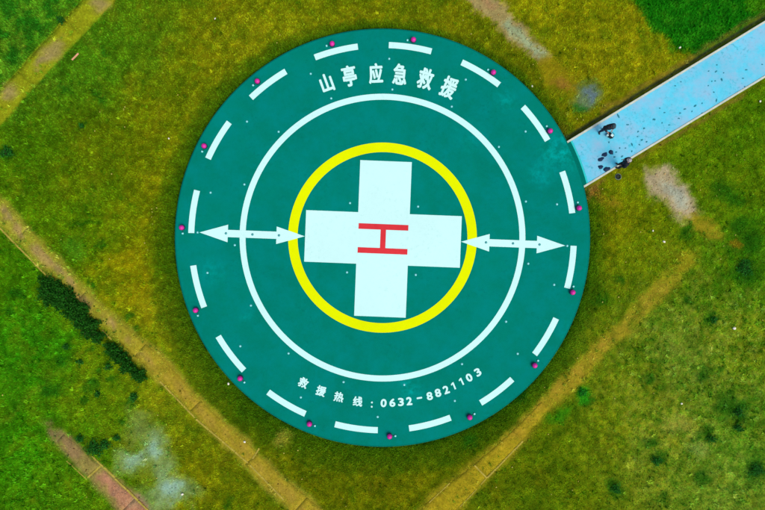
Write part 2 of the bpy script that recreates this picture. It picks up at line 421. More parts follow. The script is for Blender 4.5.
    over(strip(px, py, [(507, 24, 4), (528, 43, 5), (543, 55, 3)], 5), (148, 158, 118), 0.85)
    over(strip(px, py, [(476, -8, 3), (492, 6, 3)], 5), (160, 116, 80), 0.7)
    over(strip(px, py, [(497, 0, 1.5), (504, 8, 1)], 2), (172, 150, 60), 0.8)
    m = strip(px, py, [(547, 62, 9), (562, 80, 12), (577, 92, 6)], 9); over(m, (132, 112, 14), 0.8); bare(m, 0.6)
    over(blob(px, py, 563, 84, 8, 4, R(20), 0.9), (146, 100, 40), 0.7)
    m = blob(px, py, 587, 96, 12, 15, R(30), 0.9); over(m, (92, 112, 84), 0.85); bare(m, 0.7)
    over(blob(px, py, 591, 93, 6, 8, 0, 0.9), (92, 106, 124), 0.7); over(blob(px, py, 579, 108, 7, 5, 0, 0.9), (34, 104, 30), 0.7)
    # ashy blue-grey spill lower left
    for (bx, by, r1, r2, a_) in ((154, 450, 9, 11, .9), (171, 492, 13, 12, 1), (135, 460, 12, 8, .8), (163, 474, 8, 15, .8), (140, 415, 10, 8, .4), (145, 435, 16, 9, .5), (125, 470, 8, 6, .5), (195, 492, 9, 6, .4), (150, 502, 12, 8, .6)):
        b_ = blob(px + wx * 4, py + wy * 4, bx, by, r1 * 1.25, r2 * 1.25, 0.3, 1.1) * a_; over(b_, (128, 150, 108), 0.85); bare(b_, 0.85)
    for (bx, by, r1, a_) in ((154, 450, 7, .8), (171, 490, 10, 1), (135, 460, 7, .7)):
        over(blob(px, py, bx, by, r1, r1, 0, 1.0) * a_, (140, 168, 150), 0.8)
    over(blob(px, py, 145, 476, 9, 10, 0, 0.9), (112, 118, 24), 0.7)
    # muddy margins and painted kerb shadow beside the walkway, and reddish soil at its foot
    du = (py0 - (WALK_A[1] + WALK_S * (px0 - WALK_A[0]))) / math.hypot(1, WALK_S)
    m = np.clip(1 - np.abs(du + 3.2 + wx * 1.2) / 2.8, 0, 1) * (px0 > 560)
    over(m, (40, 48, 44), 0.9); bare(m, 0.95)  # dark bare soil with the upper kerb's shadow painted into its colour
    m = np.clip(1 - np.abs(du + 7.5 + wx * 4) / 4, 0, 1) * (px0 > 600); over(m, (112, 86, 40), 0.6); bare(m, 0.6)
    dl = (py0 - (WALK_B[1] + WALK_S * (px0 - WALK_B[0]))) / math.hypot(1, WALK_S)
    m = np.clip(1 - np.abs(dl - 4 - wx * 2) / 3, 0, 1) * (px0 > 583) * np.clip((n4 - 0.42) * 8, 0, 1)
    over(m, (120, 92, 40), 0.7); bare(m, 0.7)
    over(blob(px, py, 590, 192, 9, 6, R(-35), 0.9), (140, 92, 40), 0.85); over(blob(px, py, 560, 132, 9, 8, 0, 0.9), (98, 80, 10), 0.7)
    over(blob(px, py, 612, 204, 7, 5, 0, 0.9), (140, 108, 24), 0.6); over(blob(px, py, 596, 198, 8, 5, .5, .9), (140, 100, 20), .5)
    over(blob(px, py, 284, 438, 9, 7, 0, 0.9), (146, 124, 40), 0.7)
    over(blob(px, py, 583, 395, 7, 9, 0.5, 0.9), (20, 120, 14), 0.7); over(blob(px, py, 562, 415, 12, 6, -0.7, 0.9), (30, 116, 10), 0.55)
    over(blob(px, py, 75, 250, 12, 8, 0.5, 0.9), (66, 120, 20), 0.5)
    over(blob(px, py, 678, 425, 15, 7, 0.2, 0.9), (150, 138, 52), 0.6); over(blob(px, py, 700, 450, 9, 7, 0, .9), (130, 138, 66), .5)
    over(far, (88, 104, 10), 0.6)
    col = col * (1 + ((n3 - 0.5) * 0.24 + (n1 - 0.5) * 0.16)[..., None])
    a = lin(np.clip(col, 0, 255)) / np.array([KR, KG, KB])
    return a, np.clip(dens, 0, 1), hgt

# ------------------------------------------------------------------ ground: one sheet to the horizon, fine in the middle
def graded(lo, hi, step):
    core = np.arange(lo, hi + step * 0.5, step)
    ext = []; d = step; p = core[-1]
    while p < 3000: d *= 1.35; p += d; ext.append(p)
    ext = np.array(ext)
    return np.concatenate([(core[0] - (ext - core[-1]))[::-1], core, ext])
gx = graded(-29.0, 29.0, 0.125); gy = graded(-21.5, 20.5, 0.125)
GX, GY = np.meshgrid(gx, gy, indexing='ij')

def walk_du(x, y):
    px0 = 382.5 + x * F_PX / CAM_Z; py0 = 255 - (y - CAM_Y) * F_PX / CAM_Z
    du = (py0 - (WALK_A[1] + WALK_S * (px0 - WALK_A[0]))) / math.hypot(1, WALK_S)
    return px0, du

def ground_z(x, y):
    amp = np.clip(1.0, 0, 1)
    z = (fbm(x * 0.9, y * 0.9, 5, 4) - 0.5) * 0.10 + (fbm(x * 0.12, y * 0.12, 15, 2) - 0.5) * 0.12
    z = z * np.clip((70 - np.hypot(x, y)) / 30, 0, 1)
    px0, du = walk_du(x, y)
    z -= 0.13 * np.clip(1 - np.abs(du + 3.4) / 3.0, 0, 1) * (px0 > 566)      # shallow drain along the walkway
    z = np.where((du > -2.5) & (du < 52) & (px0 > 560), np.minimum(z, -0.03), z)   # stays below the walkway slab
    return z
GZ = ground_z(GX, GY)
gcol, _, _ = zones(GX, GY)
ni, nj = GX.shape
idx = np.arange(ni * nj).reshape(ni, nj)
gf = np.stack([idx[:-1, :-1], idx[1:, :-1], idx[1:, 1:], idx[:-1, 1:]], -1).reshape(-1, 4)
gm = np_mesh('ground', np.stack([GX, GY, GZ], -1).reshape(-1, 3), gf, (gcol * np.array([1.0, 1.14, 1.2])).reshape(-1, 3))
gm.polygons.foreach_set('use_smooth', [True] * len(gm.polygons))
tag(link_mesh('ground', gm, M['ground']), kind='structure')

# ------------------------------------------------------------------ grass: short uneven turf
def not_built(x, y):
    px0, du = walk_du(x, y)
    return (np.hypot(x, y / 1.0075) > 12.49) & ~((du > -2.2) & (du < 51.3) & (px0 > 560))

def make_grass(n, blades=4):
    x = rng.uniform(-28.5, 28.5, n); y = rng.uniform(-21, 20, n)
    k = not_built(x, y); x, y = x[k], y[k]
    col, dens, hgt = zones(x, y)
    tuft = fbm(x * 2.2, y * 2.2, 60, 3)
    k = rng.random(len(x)) < dens * (0.55 + 0.9 * tuft)
    x, y, col, hgt, tuft = x[k], y[k], col[k], hgt[k], tuft[k]
    m = len(x)
    V = np.zeros((m, blades, 3, 3), np.float32); C = np.zeros((m, blades, 3, 3), np.float32)
    z = ground_z(x, y)
    for b in range(blades):
        a = rng.uniform(0, 2 * np.pi, m); L = rng.uniform(0.05, 0.13, m) * hgt * (0.6 + 0.8 * tuft); lean = rng.uniform(0.35, 0.95, m)
        w = rng.uniform(0.009, 0.019, m) * (0.8 + 0.3 * hgt)
        ox = rng.normal(0, 0.02, m); oy = rng.normal(0, 0.02, m)
        bx, by = x + ox, y + oy
        px_, py_ = -np.sin(a) * w, np.cos(a) * w
        V[:, b, 0] = np.stack([bx + px_, by + py_, z - 0.01], -1)
        V[:, b, 1] = np.stack([bx - px_, by - py_, z - 0.01], -1)
        V[:, b, 2] = np.stack([bx + np.cos(a) * L * lean, by + np.sin(a) * L * lean, z + L * np.sqrt(np.maximum(0.1, 1 - lean ** 2))], -1)
        j = rng.normal(1.0, 0.18, (m, 1)) * np.array([1, 1, 1]) * (1 + rng.normal(0, 0.07, (m, 3)))
        c = np.clip(col * GRASS_GAIN * np.clip(j, 0.35, 1.9), 0, 0.8)
        for q in range(3): C[:, b, q] = c
    V = V.reshape(-1, 3); C = C.reshape(-1, 3)
    return np_mesh('grass', V, np.arange(len(V)).reshape(-1, 3), C)
GRASS_GAIN = np.array([1.98, 2.76, 3.0])
tag(link_mesh('grass', make_grass(330000), M['grass']), 'short patchy olive green grass covering the field round the helipad', 'grass', kind='stuff')

def rim_grass(n):
    th = rng.uniform(0, 2 * np.pi, n); r = 12.54 + np.abs(rng.normal(0, 0.12, n))
    x, y = r * np.cos(th), r * 1.0075 * np.sin(th)
    k = not_built(x, y) & (fbm(th * 9 + 40, th * 0 + 2.2, 41, 4) > rng.uniform(.42, .62, n)); x, y, th = x[k], y[k], th[k]; m = len(x)
    col, dens, _ = zones(x, y); z = ground_z(x, y)
    a = rng.uniform(0, 2 * np.pi, m); L = rng.uniform(0.18, 0.42, m); lean = rng.uniform(0.15, 0.7, m); w = rng.uniform(0.008, 0.016, m)
    V = np.zeros((m, 3, 3), np.float32)
    V[:, 0] = np.stack([x - np.sin(a) * w, y + np.cos(a) * w, z - .01], -1); V[:, 1] = np.stack([x + np.sin(a) * w, y - np.cos(a) * w, z - .01], -1)
    V[:, 2] = np.stack([x + np.cos(a) * L * lean, y + np.sin(a) * L * lean, z + L * np.sqrt(1 - lean ** 2)], -1)
    rr = np.hypot(V[:, 2, 0], V[:, 2, 1] / 1.0075); low = (rr < 12.52) & (V[:, 2, 2] < PAD_Z + .02); V[low, 2, 2] = PAD_Z + .03
    c = np.clip(col * GRASS_GAIN * rng.uniform(.6, 1.5, (m, 1)), 0, .8)
    return np_mesh('rim_grass', V.reshape(-1, 3), np.arange(3 * m).reshape(-1, 3), np.repeat(c, 3, 0))
tag(link_mesh('rim_grass', rim_grass(26000), M['grass']), 'longer dark grass growing up against the pad rim', 'grass', kind='stuff')
def coarse_tufts(n):
    x = rng.uniform(-28.5, 28.5, n); y = rng.uniform(-21, 20, n)
    k = not_built(x, y) & (np.hypot(x, y) > 12.8); x, y = x[k], y[k]
    col, dens, hgt = zones(x, y)
    rough = fbm(x * 0.5, y * 0.5, 52, 3)
    px0 = 382.5 + x * F_PX / CAM_Z; py0 = 255 - (y - CAM_Y) * F_PX / CAM_Z
    weedy = 0.25 + 0.9 * np.clip((px0 - 560) / 150, 0, 1) * np.clip((py0 - 230) / 120, 0, 1) + 0.8 * np.clip((140 - px0) / 100, 0, 1)
    k = (rng.random(len(x)) < weedy * 1.6 * np.clip(rough - 0.25, 0, 1)) & (dens > 0.4)
    x, y, col = x[k], y[k], col[k]; m = len(x); nb = 11
    z = ground_z(x, y); size = rng.uniform(0.6, 1.5, m)
    tone = np.where(rng.random(m) < 0.62, rng.uniform(0.5, 0.85, m), rng.uniform(1.1, 1.5, m))[:, None]
    tint = np.where(tone < 1, np.array([[0.75, 1.0, 0.9]]), np.array([[1.12, 1.05, 1.6]]))
    V = np.zeros((m, nb, 3, 3), np.float32); C = np.zeros((m, nb, 3, 3), np.float32)
    for b in range(nb):
        a = rng.uniform(0, 2 * np.pi, m); L = rng.uniform(0.07, 0.17, m) * size; lean = rng.uniform(0.3, 0.95, m); w = rng.uniform(0.012, 0.026, m) * size
        bx = x + rng.normal(0, 0.03, m) * size; by = y + rng.normal(0, 0.03, m) * size
        V[:, b, 0] = np.stack([bx - np.sin(a) * w, by + np.cos(a) * w, z + 0.01], -1); V[:, b, 1] = np.stack([bx + np.sin(a) * w, by - np.cos(a) * w, z + 0.01], -1)
        V[:, b, 2] = np.stack([bx + np.cos(a) * L * lean, by + np.sin(a) * L * lean, z + 0.03 + L * np.sqrt(1 - lean ** 2)], -1)
        c = np.clip(col * GRASS_GAIN * tone * tint * rng.uniform(.75, 1.25, (m, 1)), 0, .8)
        for q in range(3): C[:, b, q] = c
    V = V.reshape(-1, 3); return np_mesh('coarse_grass', V, np.arange(len(V)).reshape(-1, 3), C.reshape(-1, 3))
tag(link_mesh('coarse_grass', coarse_tufts(26000), M['grass']), 'coarse weeds and dry tufts scattered through the field', 'weeds', kind='stuff')

def gravel(n):
    x = rng.uniform(-27, 27, n); y = rng.uniform(-20, 19, n)
    k = not_built(x, y); x, y = x[k], y[k]
    col, dens, _ = zones(x, y)
    k = rng.random(len(x)) < np.clip((0.45 - dens) * 2.6, 0, 1); x, y, col = x[k], y[k], col[k]; m = len(x)
    bm = bmesh.new(); bmesh.ops.create_icosphere(bm, subdivisions=1, radius=1.0)
    bv = np.array([v.co[:] for v in bm.verts]); bf = np.array([[v.index for v in f.verts] for f in bm.faces]); bm.free()
    nv = len(bv); r = rng.uniform(0.012, 0.03, m) * np.where(rng.random(m) < .12, 2.0, 1.0)
    sc_ = np.stack([r * rng.uniform(.7, 1.4, m), r * rng.uniform(.7, 1.4, m), r * rng.uniform(.5, .8, m)], -1)
    V = bv[None] * rng.uniform(.8, 1.2, (m, nv, 1)) * sc_[:, None, :]
    V[:, :, 0] += x[:, None]; V[:, :, 1] += y[:, None]; V[:, :, 2] += (ground_z(x, y) + r * .2 + 0.004)[:, None]
    F = bf[None] + (np.arange(m) * nv)[:, None, None]
    C = np.repeat(np.clip(col * rng.uniform(.55, 1.7, (m, 1)) * (1 + rng.normal(0, .08, (m, 3))), 0, .8), nv, 0)
    return np_mesh('gravel', V.reshape(-1, 3), F.reshape(-1, 3), C)
tag(link_mesh('gravel', gravel(90000), M['slab']), 'loose gravel and rubble on the bare ground patches', 'gravel', kind='stuff')

# ------------------------------------------------------------------ old concrete paths sunk in the turf
def path_pieces(name, pts, cuts, tone, grow=1.0, gap=0.15, inset=3.0, proud=0.006):
    """a path whose slabs lie end to end between cut stations (fractions are pixel distances along the line)"""
    root_bm = bmesh.new()
    d = [0.0]
    for a, b in zip(pts[:-1], pts[1:]): d.append(d[-1] + math.hypot(b[0] - a[0], b[1] - a[1]))
    def at(s):
        for i in range(len(pts) - 1):
            if s <= d[i + 1] or i == len(pts) - 2:
                t = (s - d[i]) / (d[i + 1] - d[i]); a, b = pts[i], pts[i + 1]
                dx, dy = (b[0] - a[0]), (b[1] - a[1]); l = math.hypot(dx, dy)
                return a[0] + t * dx, a[1] + t * dy, dx / l, dy / l, a[2] + t * (b[2] - a[2])
    bed = []
    slabs = []
    for s0, s1 in zip(cuts[:-1], cuts[1:]):
        n = max(3, int((s1 - s0) / 4)); rows = []
        for i in range(n + 1):
            s = s0 + gap + (s1 - s0 - 2 * gap) * i / n
            x, y, dx, dy, hw = at(s)
            hl = (hw - inset) * grow + random.uniform(-.5, .5); hr = (hw - inset) * grow + random.uniform(-.5, .5)
            rows.append([(x - dy * hl * f if f > 0 else x - dy * hr * f, y + dx * (hl if f > 0 else hr) * f) for f in (-1, -.6, -.2, .2, .6, 1)])
        slabs.append(rows)
    # bed: a thin soil strip under the slabs
    bv = []; 
    N = int((cuts[-1] - cuts[0]) / 6)
    for i in range(N + 1):
        x, y, dx, dy, hw = at(cuts[0] + (cuts[-1] - cuts[0]) * i / N)
        for f in (-1, 1):
            wx_, wy_ = W(x - dy * (hw - 2.5) * f, y + dx * (hw - 2.5) * f)
            bv.append((wx_, wy_, float(ground_z(np.array([wx_]), np.array([wy_]))[0]) - 0.02))
    bv = np.array(bv); bf = np.array([[2 * i, 2 * i + 1, 2 * i + 3, 2 * i + 2] for i in range(N)])
    bc, _, _ = zones(bv[:, 0], bv[:, 1])
    me = np_mesh(name, bv, bf, bc * 0.5)
    if me.polygons[0].normal.z < 0: me.flip_normals()
    root = tag(link_mesh(name, me, M['slab']), kind='structure')
    for rows in slabs:
        nr, nc = len(rows), 6
        P = np.array([[(*W(*p),) for p in r] for r in rows])
        tilt = random.uniform(-.004, .004)
        zz = ground_z(P[..., 0], P[..., 1])
        top = zz + proud + tilt + (fbm(P[..., 0] * 4, P[..., 1] * 4, 31, 3) - 0.5) * 0.02
        vt = np.concatenate([np.dstack([P, top]).reshape(-1, 3), np.dstack([P, top - 0.09]).reshape(-1, 3)])
        n0 = nr * nc; F = []
        for i in range(nr - 1):
            for j in range(nc - 1):
                a = i * nc + j; F.append([a, a + 1, a + nc + 1, a + nc])
        edge = [i * nc for i in range(nr)] + [(nr - 1) * nc + j for j in range(1, nc)] + [i * nc + nc - 1 for i in range(nr - 2, -1, -1)] + [j for j in range(nc - 2, 0, -1)]
        for a, b in zip(edge, edge[1:] + edge[:1]): F.append([b, a, a + n0, b + n0][::-1])
        c, _, _ = zones(vt[:, 0], vt[:, 1])
        sm = np_mesh('slab', vt, np.array(F), np.clip(c * tone * np.array([1.25, 1.36, 1.35]), 0, 0.8))
        if sm.polygons[0].normal.z < 0: sm.flip_normals()
        link_mesh('slab', sm, M['slab'], root)
    return root

def edging(parent, a, b, w=2.0, n=4, h=0.045, gap=0.35):
    """a row of narrow edging stones between two photograph points"""
    A, B = Vector(W(*a)), Vector(W(*b)); L = (B - A).length; ang = math.atan2(B.y - A.y, B.x - A.x)
    for i in range(n):
        c = A.lerp(B, (i + 0.5) / n); l = L / n - 0.02
        z = float(ground_z(np.array([c.x]), np.array([c.y]))[0])
        bm = bmesh.new(); box(bm, (0, 0, 0), (l, w * CAM_Z / F_PX * random.uniform(.85, 1.1), 0.16), 0, 0.012)
        o = from_bm('edging_stone', bm, M['edging'], parent)
        o.location = (c.x, c.y, z - 0.08 + h * random.uniform(.7, 1.15)); o.rotation_euler = (random.uniform(-.02, .02), random.uniform(-.01, .01), ang + random.uniform(-.012, .012))

def dist_along(pts, q):
    d, hw, t = seg_dist(np.array([q[0]]), np.array([q[1]]), pts); return float(t[0])

j1, j2 = dist_along(S1, (27, 78.3)), dist_along(S1, (74, 26.8))
path_pieces('mossy_path', S1, [j1 - 140, j1 - 70, j1, j2, j2 + 70, j2 + 140], 0.95, gap=0.8, inset=0.6, proud=0.012)
c2 = [dist_along(S2, q) for q in ((-40, 170), (22, 233), (83, 294), (140, 350), (196, 405), (256, 454), (300, 505), (350, 553))]
p2 = path_pieces('trodden_path', S2, c2, 0.95)
for a, b, n in (((-20, 208), (50, 279), 4), ((160, 381), (195, 418), 3), ((196, 419), (248, 463), 4), ((250, 465), (284, 500), 3), ((252.5, 459), (259.5, 448), 1), ((102, 330), (112, 340), 1)):
    edging(p2, a, b, 1.7, n, 0.035)
c5 = [dist_along(S5, q) for q in ((60, 438), (94, 471), (128, 505), (165, 543))]
p5 = path_pieces('pinkish_path', S5, c5, 0.95)
edging(p5, (92, 456), (150, 512), 2.0, 5, 0.05); edging(p5, (87.5, 478), (100.5, 466), 2.0, 1, 0.04); edging(p5, (66, 461), (87, 480), 1.3, 2, 0.02)
c4 = [dist_along(S4, q) for q in ((545, 405), (518, 435), (481, 470), (440, 508), (400, 549))]
p4 = path_pieces('sandy_path', S4, c4, 0.95)
edging(p4, (487, 478), (523, 441), 1.8, 4, 0.03); edging(p4, (474, 465), (487, 478), 1.8, 1, 0.035); edging(p4, (460, 507), (486, 479), 1.2, 3, 0.02); edging(p4, (429, 503), (450, 483), 1.2, 2, 0.02)

# ------------------------------------------------------------------ helipad
MP = (CAM_Z - PAD_Z) / F_PX          # metres per photograph pixel on the pad
SY = 1.0075
def pp(r, th): return (r * MP * math.cos(th), r * MP * SY * math.sin(th))
def pxy(px, py): return W(px, py, PAD_Z)
def ang(px, py): return math.atan2(-(py - 237.6) / SY, px - 382.5)

pad = tag(empty('helipad', (0, 0, 0)), 'round teal helipad with white cross, red H and yellow ring in the field', 'helipad')
bm = bmesh.new(); SEG = 288
prof = [(206.5, -0.35), (206.5, PAD_Z), (150, PAD_Z)]
rings = [[bm.verts.new((*pp(r, 2 * math.pi * i / SEG), z)) for i in range(SEG)] for r, z in prof]
for a, b in zip(rings[:-1], rings[1:]):
    for i in range(SEG): bm.faces.new((a[i], a[(i + 1) % SEG], b[(i + 1) % SEG], b[i]))
bm.faces.new(rings[-1])
from_bm('slab', bm, M['teal'], pad)
bm = bmesh.new()          # cast rim round the slab, its edge rounded off
prof = [(206.55, -0.35), (208.1, -0.35), (208.1, PAD_Z - 0.06), (207.9, PAD_Z - 0.03), (207.4, PAD_Z - 0.012), (206.55, PAD_Z - 0.004)]
rings = [[bm.verts.new((*pp(r, 2 * math.pi * i / SEG), z)) for i in range(SEG)] for r, z in prof]
for a, b in zip(rings, rings[1:] + rings[:1]):
    for i in range(SEG): bm.faces.new((a[i], a[(i + 1) % SEG], b[(i + 1) % SEG], b[i]))
bmesh.ops.recalc_face_normals(bm, faces=bm.faces)
from_bm('rim', bm, M['teal_step'], pad)

def ring_sheet(name, r0, r1, z, mat, a0=0, a1=2 * math.pi, n=240):
    full = abs(a1 - a0 - 2 * math.pi) < 1e-6
    V = []; F = []
    for i in range(n + (0 if full else 1)):
        t = a0 + (a1 - a0) * i / n
        V.append((*pp(r0, t), z)); V.append((*pp(r1, t), z))
    m_ = len(V) // 2
    for i in range(n):
        j = (i + 1) % m_
        F.append([2 * i, 2 * i + 1, 2 * j + 1, 2 * j])
    me = bpy.data.meshes.new(name); me.from_pydata(V, [], F); me.update()
    if me.polygons[0].normal.z < 0: me.flip_normals()
    return link_mesh(name, me, mat, pad)
Z1, Z2 = PAD_Z + 0.004, PAD_Z + 0.008
ring_sheet('white_ring', 136.9, 142.9, Z1, M['white'])
ring_sheet('yellow_ring', 84.9, 94.4, Z1, M['yellow'])
DASH = [((357.9,46.7),(314.8,57.3)),((431.5,51.2),(388.8,45.1)),((498.8,85.2),(461.8,62.1)),((547.8,140.2),(522.9,106.8)),((572,213.2),(562.4,171.5)),
        ((567.5,288.3),(573,245.8)),((534.7,354.5),(555.6,318.2)),((480.5,402.8),(512.6,379.6)),((409,428.2),(450.6,417.9)),((334.9,424.7),(377.8,430)),
        ((268,392.3),(305.6,413.5)),((218.6,336.1),(243.8,370.6)),((193.3,265.5),(203.9,307.4)),((196.5,190.2),(191,233)),((228.7,121.8),(208.2,158.7)),((285.9,71.2),(250.9,97.6))]
for a, b in DASH:
    t0, t1 = ang(*a), ang(*b)
    if t1 < t0: t0, t1 = t1, t0
    if t1 - t0 > math.pi: t0, t1 = t1, t0 + 2 * math.pi
    ring_sheet('dash_marking', 188.2, 194.3, Z1, M['white'], t0, t1, 16)
# cross and letter share a slightly turned frame
CC = Vector(pxy(383.0, 238.9)); CA = -R(2.25)
def cr(u, v):
    p = Vector((u * MP, v * MP)); p.rotate(Matrix.Rotation(CA, 2)); return CC + p
def crs(name, pts, z, mat): return poly_sheet(name, [cr(*p) for p in pts], z, mat, pad)
a_, h_ = 77.9, 25.8
crs('cross_marking', [(-h_, a_), (-h_, h_), (-a_, h_), (-a_, -h_), (-h_, -h_), (-h_, -a_), (h_, -a_), (h_, -h_), (a_, -h_), (a_, h_), (h_, h_), (h_, a_)][::-1], Z1, M['white'])
L_, y0, y1, s_ = 24.9, 9.2, 14.8, 2.7
crs('letter_h', [(-L_, y1), (-L_, y0), (-s_, y0), (-s_, -y0), (-L_, -y0), (-L_, -y1), (L_, -y1), (L_, -y0), (s_, -y0), (s_, y0), (L_, y0), (L_, y1)][::-1], Z2, M['red'])
def arrow(p, q):
    P, Q = Vector(pxy(*p)), Vector(pxy(*q)); d = (Q - P); l = d.length; d /= l; n = Vector((-d.y, d.x))
    hl, hw, sw = 28.4 * MP, 8.8 * MP, 3.65 * MP
    pts = [P, P + d * hl + n * hw, P + d * hl + n * sw, Q - d * hl + n * sw, Q - d * hl + n * hw, Q, Q - d * hl - n * hw, Q - d * hl - n * sw, P + d * hl - n * sw, P + d * hl - n * hw]
    poly_sheet('double_arrow', pts, Z2, M['white'], pad)
arrow((199.5, 232.4), (304.8, 236.3)); arrow((461, 241.7), (565.2, 245.6))

def one(px, py):
    u = MP; q = [(-.6, -3.7), (1.0, -3.7), (1.0, 3.7), (-.3, 3.7), (-2.3, 2.5), (-2.3, 1.1), (-.6, 1.9)]
    o = poly_sheet('character', [(a * u, b * u) for a, b in q], 0, M['white'], pad)
    o.location = (*pxy(px, py), Z1); o.rotation_euler = (0, 0, ang(px, py) + math.pi / 2 - R(4))
def glyph(ch, px, py, w, h, rot, bold):
    """one painted character, centred at a photograph point; w, h in photograph pixels, rot turns its top"""
    cu = bpy.data.curves.new('character', 'FONT'); cu.body = ch; cu.size = 1.0; cu.resolution_u = 4
    ob = bpy.data.objects.new('character_source', cu); COL.objects.link(ob)
    dg = bpy.context.evaluated_depsgraph_get()
    me0 = bpy.data.meshes.new_from_object(ob.evaluated_get(dg))
    bpy.data.objects.remove(ob)
    v = np.array([q.co[:] for q in me0.vertices]); f = [list(p.vertices) for p in me0.polygons]
    lo, hi = v.min(0), v.max(0); c = (lo + hi) / 2
    sx = w * MP / max(hi[0] - lo[0], 1e-6) if w else None; sy = h * MP / max(hi[1] - lo[1], 1e-6)
    if sx is None: sx = sy
    v = (v - c) * np.array([sx, sy, 0])
    V = []; F = []; n = len(v); b = bold * MP
    for i, (ox, oy) in enumerate([(0, 0), (b, 0), (-b, 0), (0, b), (0, -b), (b * .7, b * .7), (-b * .7, -b * .7), (b * .7, -b * .7), (-b * .7, b * .7)]):
        V += [(p[0] + ox, p[1] + oy, 0.0006 * i) for p in v]; F += [[k + i * n for k in q] for q in f]
    me = bpy.data.meshes.new('character'); me.from_pydata(V, [], F); me.update()
    if sum(p.normal.z for p in me.polygons) < 0: me.flip_normals()
    x, y = pxy(px, py)
    o = link_mesh('character', me, M['white'], pad); o.location = (x, y, Z1); o.rotation_euler = (0, 0, rot)
    return o
for ch, x, y, w, h in (('山',326.6,82.9,11.5,17.5),('亭',349.4,75.8,13.2,20.0),('应',375.8,73.4,13.0,19.5),('急',400.0,74.2,13.0,20.0),('救',425.5,78.6,14.2,20.0),('援',449.0,87.4,14.2,20.5)):
    glyph(ch, x, y, w, h, ang(x, y) - math.pi / 2, 0.62)
for ch, x, y, w, h in (('救',303.4,382.7,9.0,9.5),('援',321.1,391.0,9.0,9.5),('热',338.9,396.9,9.0,9.3),('线',357.7,401.4,8.8,9.3),
                       ('0',383.6,403.1,5.2,7.4),('6',392.4,402.7,5.2,7.4),('3',400.9,402.0,5.0,7.4),('2',409.2,401.1,5.0,7.4),('-',419.4,398.0,4.6,0.9),('8',429.6,396.1,5.2,7.4),
                       ('8',437.9,392.9,5.2,7.4),('2',446.1,389.8,5.0,7.4),('0',469.1,377.6,5.2,7.4),('3',477.8,372.2,5.0,7.4)):
    glyph(ch, x, y, w, h, ang(x, y) + math.pi / 2 + (R(-4) if ch.isascii() else R(4)), 0.45 if ch.isascii() else 0.38)
one(453.9, 385.9); one(461.8, 381.5)
glyph('.', 371.9, 402.5, 1.2, 1.2, 0, 0.35); glyph('.', 371.7, 406.8, 1.2, 1.2, 0, 0.35)

# ------------------------------------------------------------------ blue walkway with pale kerbs, step up to the pad
WZ = 0.14
wa, wb = Vector(W(*WALK_A, WZ)), Vector(W(*WALK_B, WZ))
wd = Vector((1, -WALK_S)).normalized(); wnv = Vector((-wd.y, wd.x))       # along / across (towards the upper edge)
wid = (wa - wb).dot(wnv)
LEN = 46.0
def wp(s, t):                      # s metres along from the lower kerb's foot, t metres across from the lower kerb
    return wb + wd * s + wnv * t
def slab_poly(name, pts, z0, z1, mat, parent=None, bevel=0.0):
    bm = bmesh.new()
    v0 = [bm.verts.new((p[0], p[1], z0)) for p in pts]; v1 = [bm.verts.new((p[0], p[1], z1)) for p in pts]
    bm.faces.new(v1); bm.faces.new(v0[::-1])
    n = len(pts)
    for i in range(n): bm.faces.new((v0[i], v0[(i + 1) % n], v1[(i + 1) % n], v1[i]))
    bmesh.ops.recalc_face_normals(bm, faces=bm.faces)
    if bevel:
        es = [e for e in bm.edges if all(v in v1 for v in e.verts)]
        bmesh.ops.bevel(bm, geom=es, offset=bevel, segments=2, affect='EDGES')
    return from_bm(name, bm, mat, parent)
def s_at_r(t, rpx):                # along-distance where the walkway line at offset t meets the circle of radius rpx
    lo, hi = -6.0, 12.0
    for _ in range(50):
        m_ = (lo + hi) / 2; p = wp(m_, t)
        if math.hypot(p.x, p.y / SY) < rpx * MP: lo = m_
        else: hi = m_
    return hi
KW = 0.13
ts = [KW + (wid - 2 * KW) * i / 14 for i in range(15)]
edge_pts = lambda r: [wp(s_at_r(t, r), t) for t in ts]
front = edge_pts(213.8)
walk = slab_poly('walkway', front[::-1] + [wp(LEN, KW), wp(LEN, wid - KW)], -0.3, WZ, M['blue'])
tag(walk, kind='structure')
slab_poly('kerb', [wp(s_at_r(0, 208.4), 0), wp(LEN, 0), wp(LEN, KW - .003), wp(s_at_r(KW, 208.4), KW - .003)], -0.3, WZ + 0.035, M['kerb'], walk, 0.012)
slab_poly('kerb', [wp(s_at_r(wid - KW, 208.4), wid - KW + .003), wp(LEN, wid - KW + .003), wp(LEN, wid), wp(s_at_r(wid, 208.4), wid)], -0.3, WZ + 0.035, M['kerb'], walk, 0.012)
slab_poly('step', edge_pts(208.3) + edge_pts(211.9)[::-1], -0.3, WZ + 0.04, M['teal_step'], pad, 0.01)
slab_poly('threshold', edge_pts(212.0) + edge_pts(213.7)[::-1], -0.3, WZ + 0.003, M['turq'], walk)

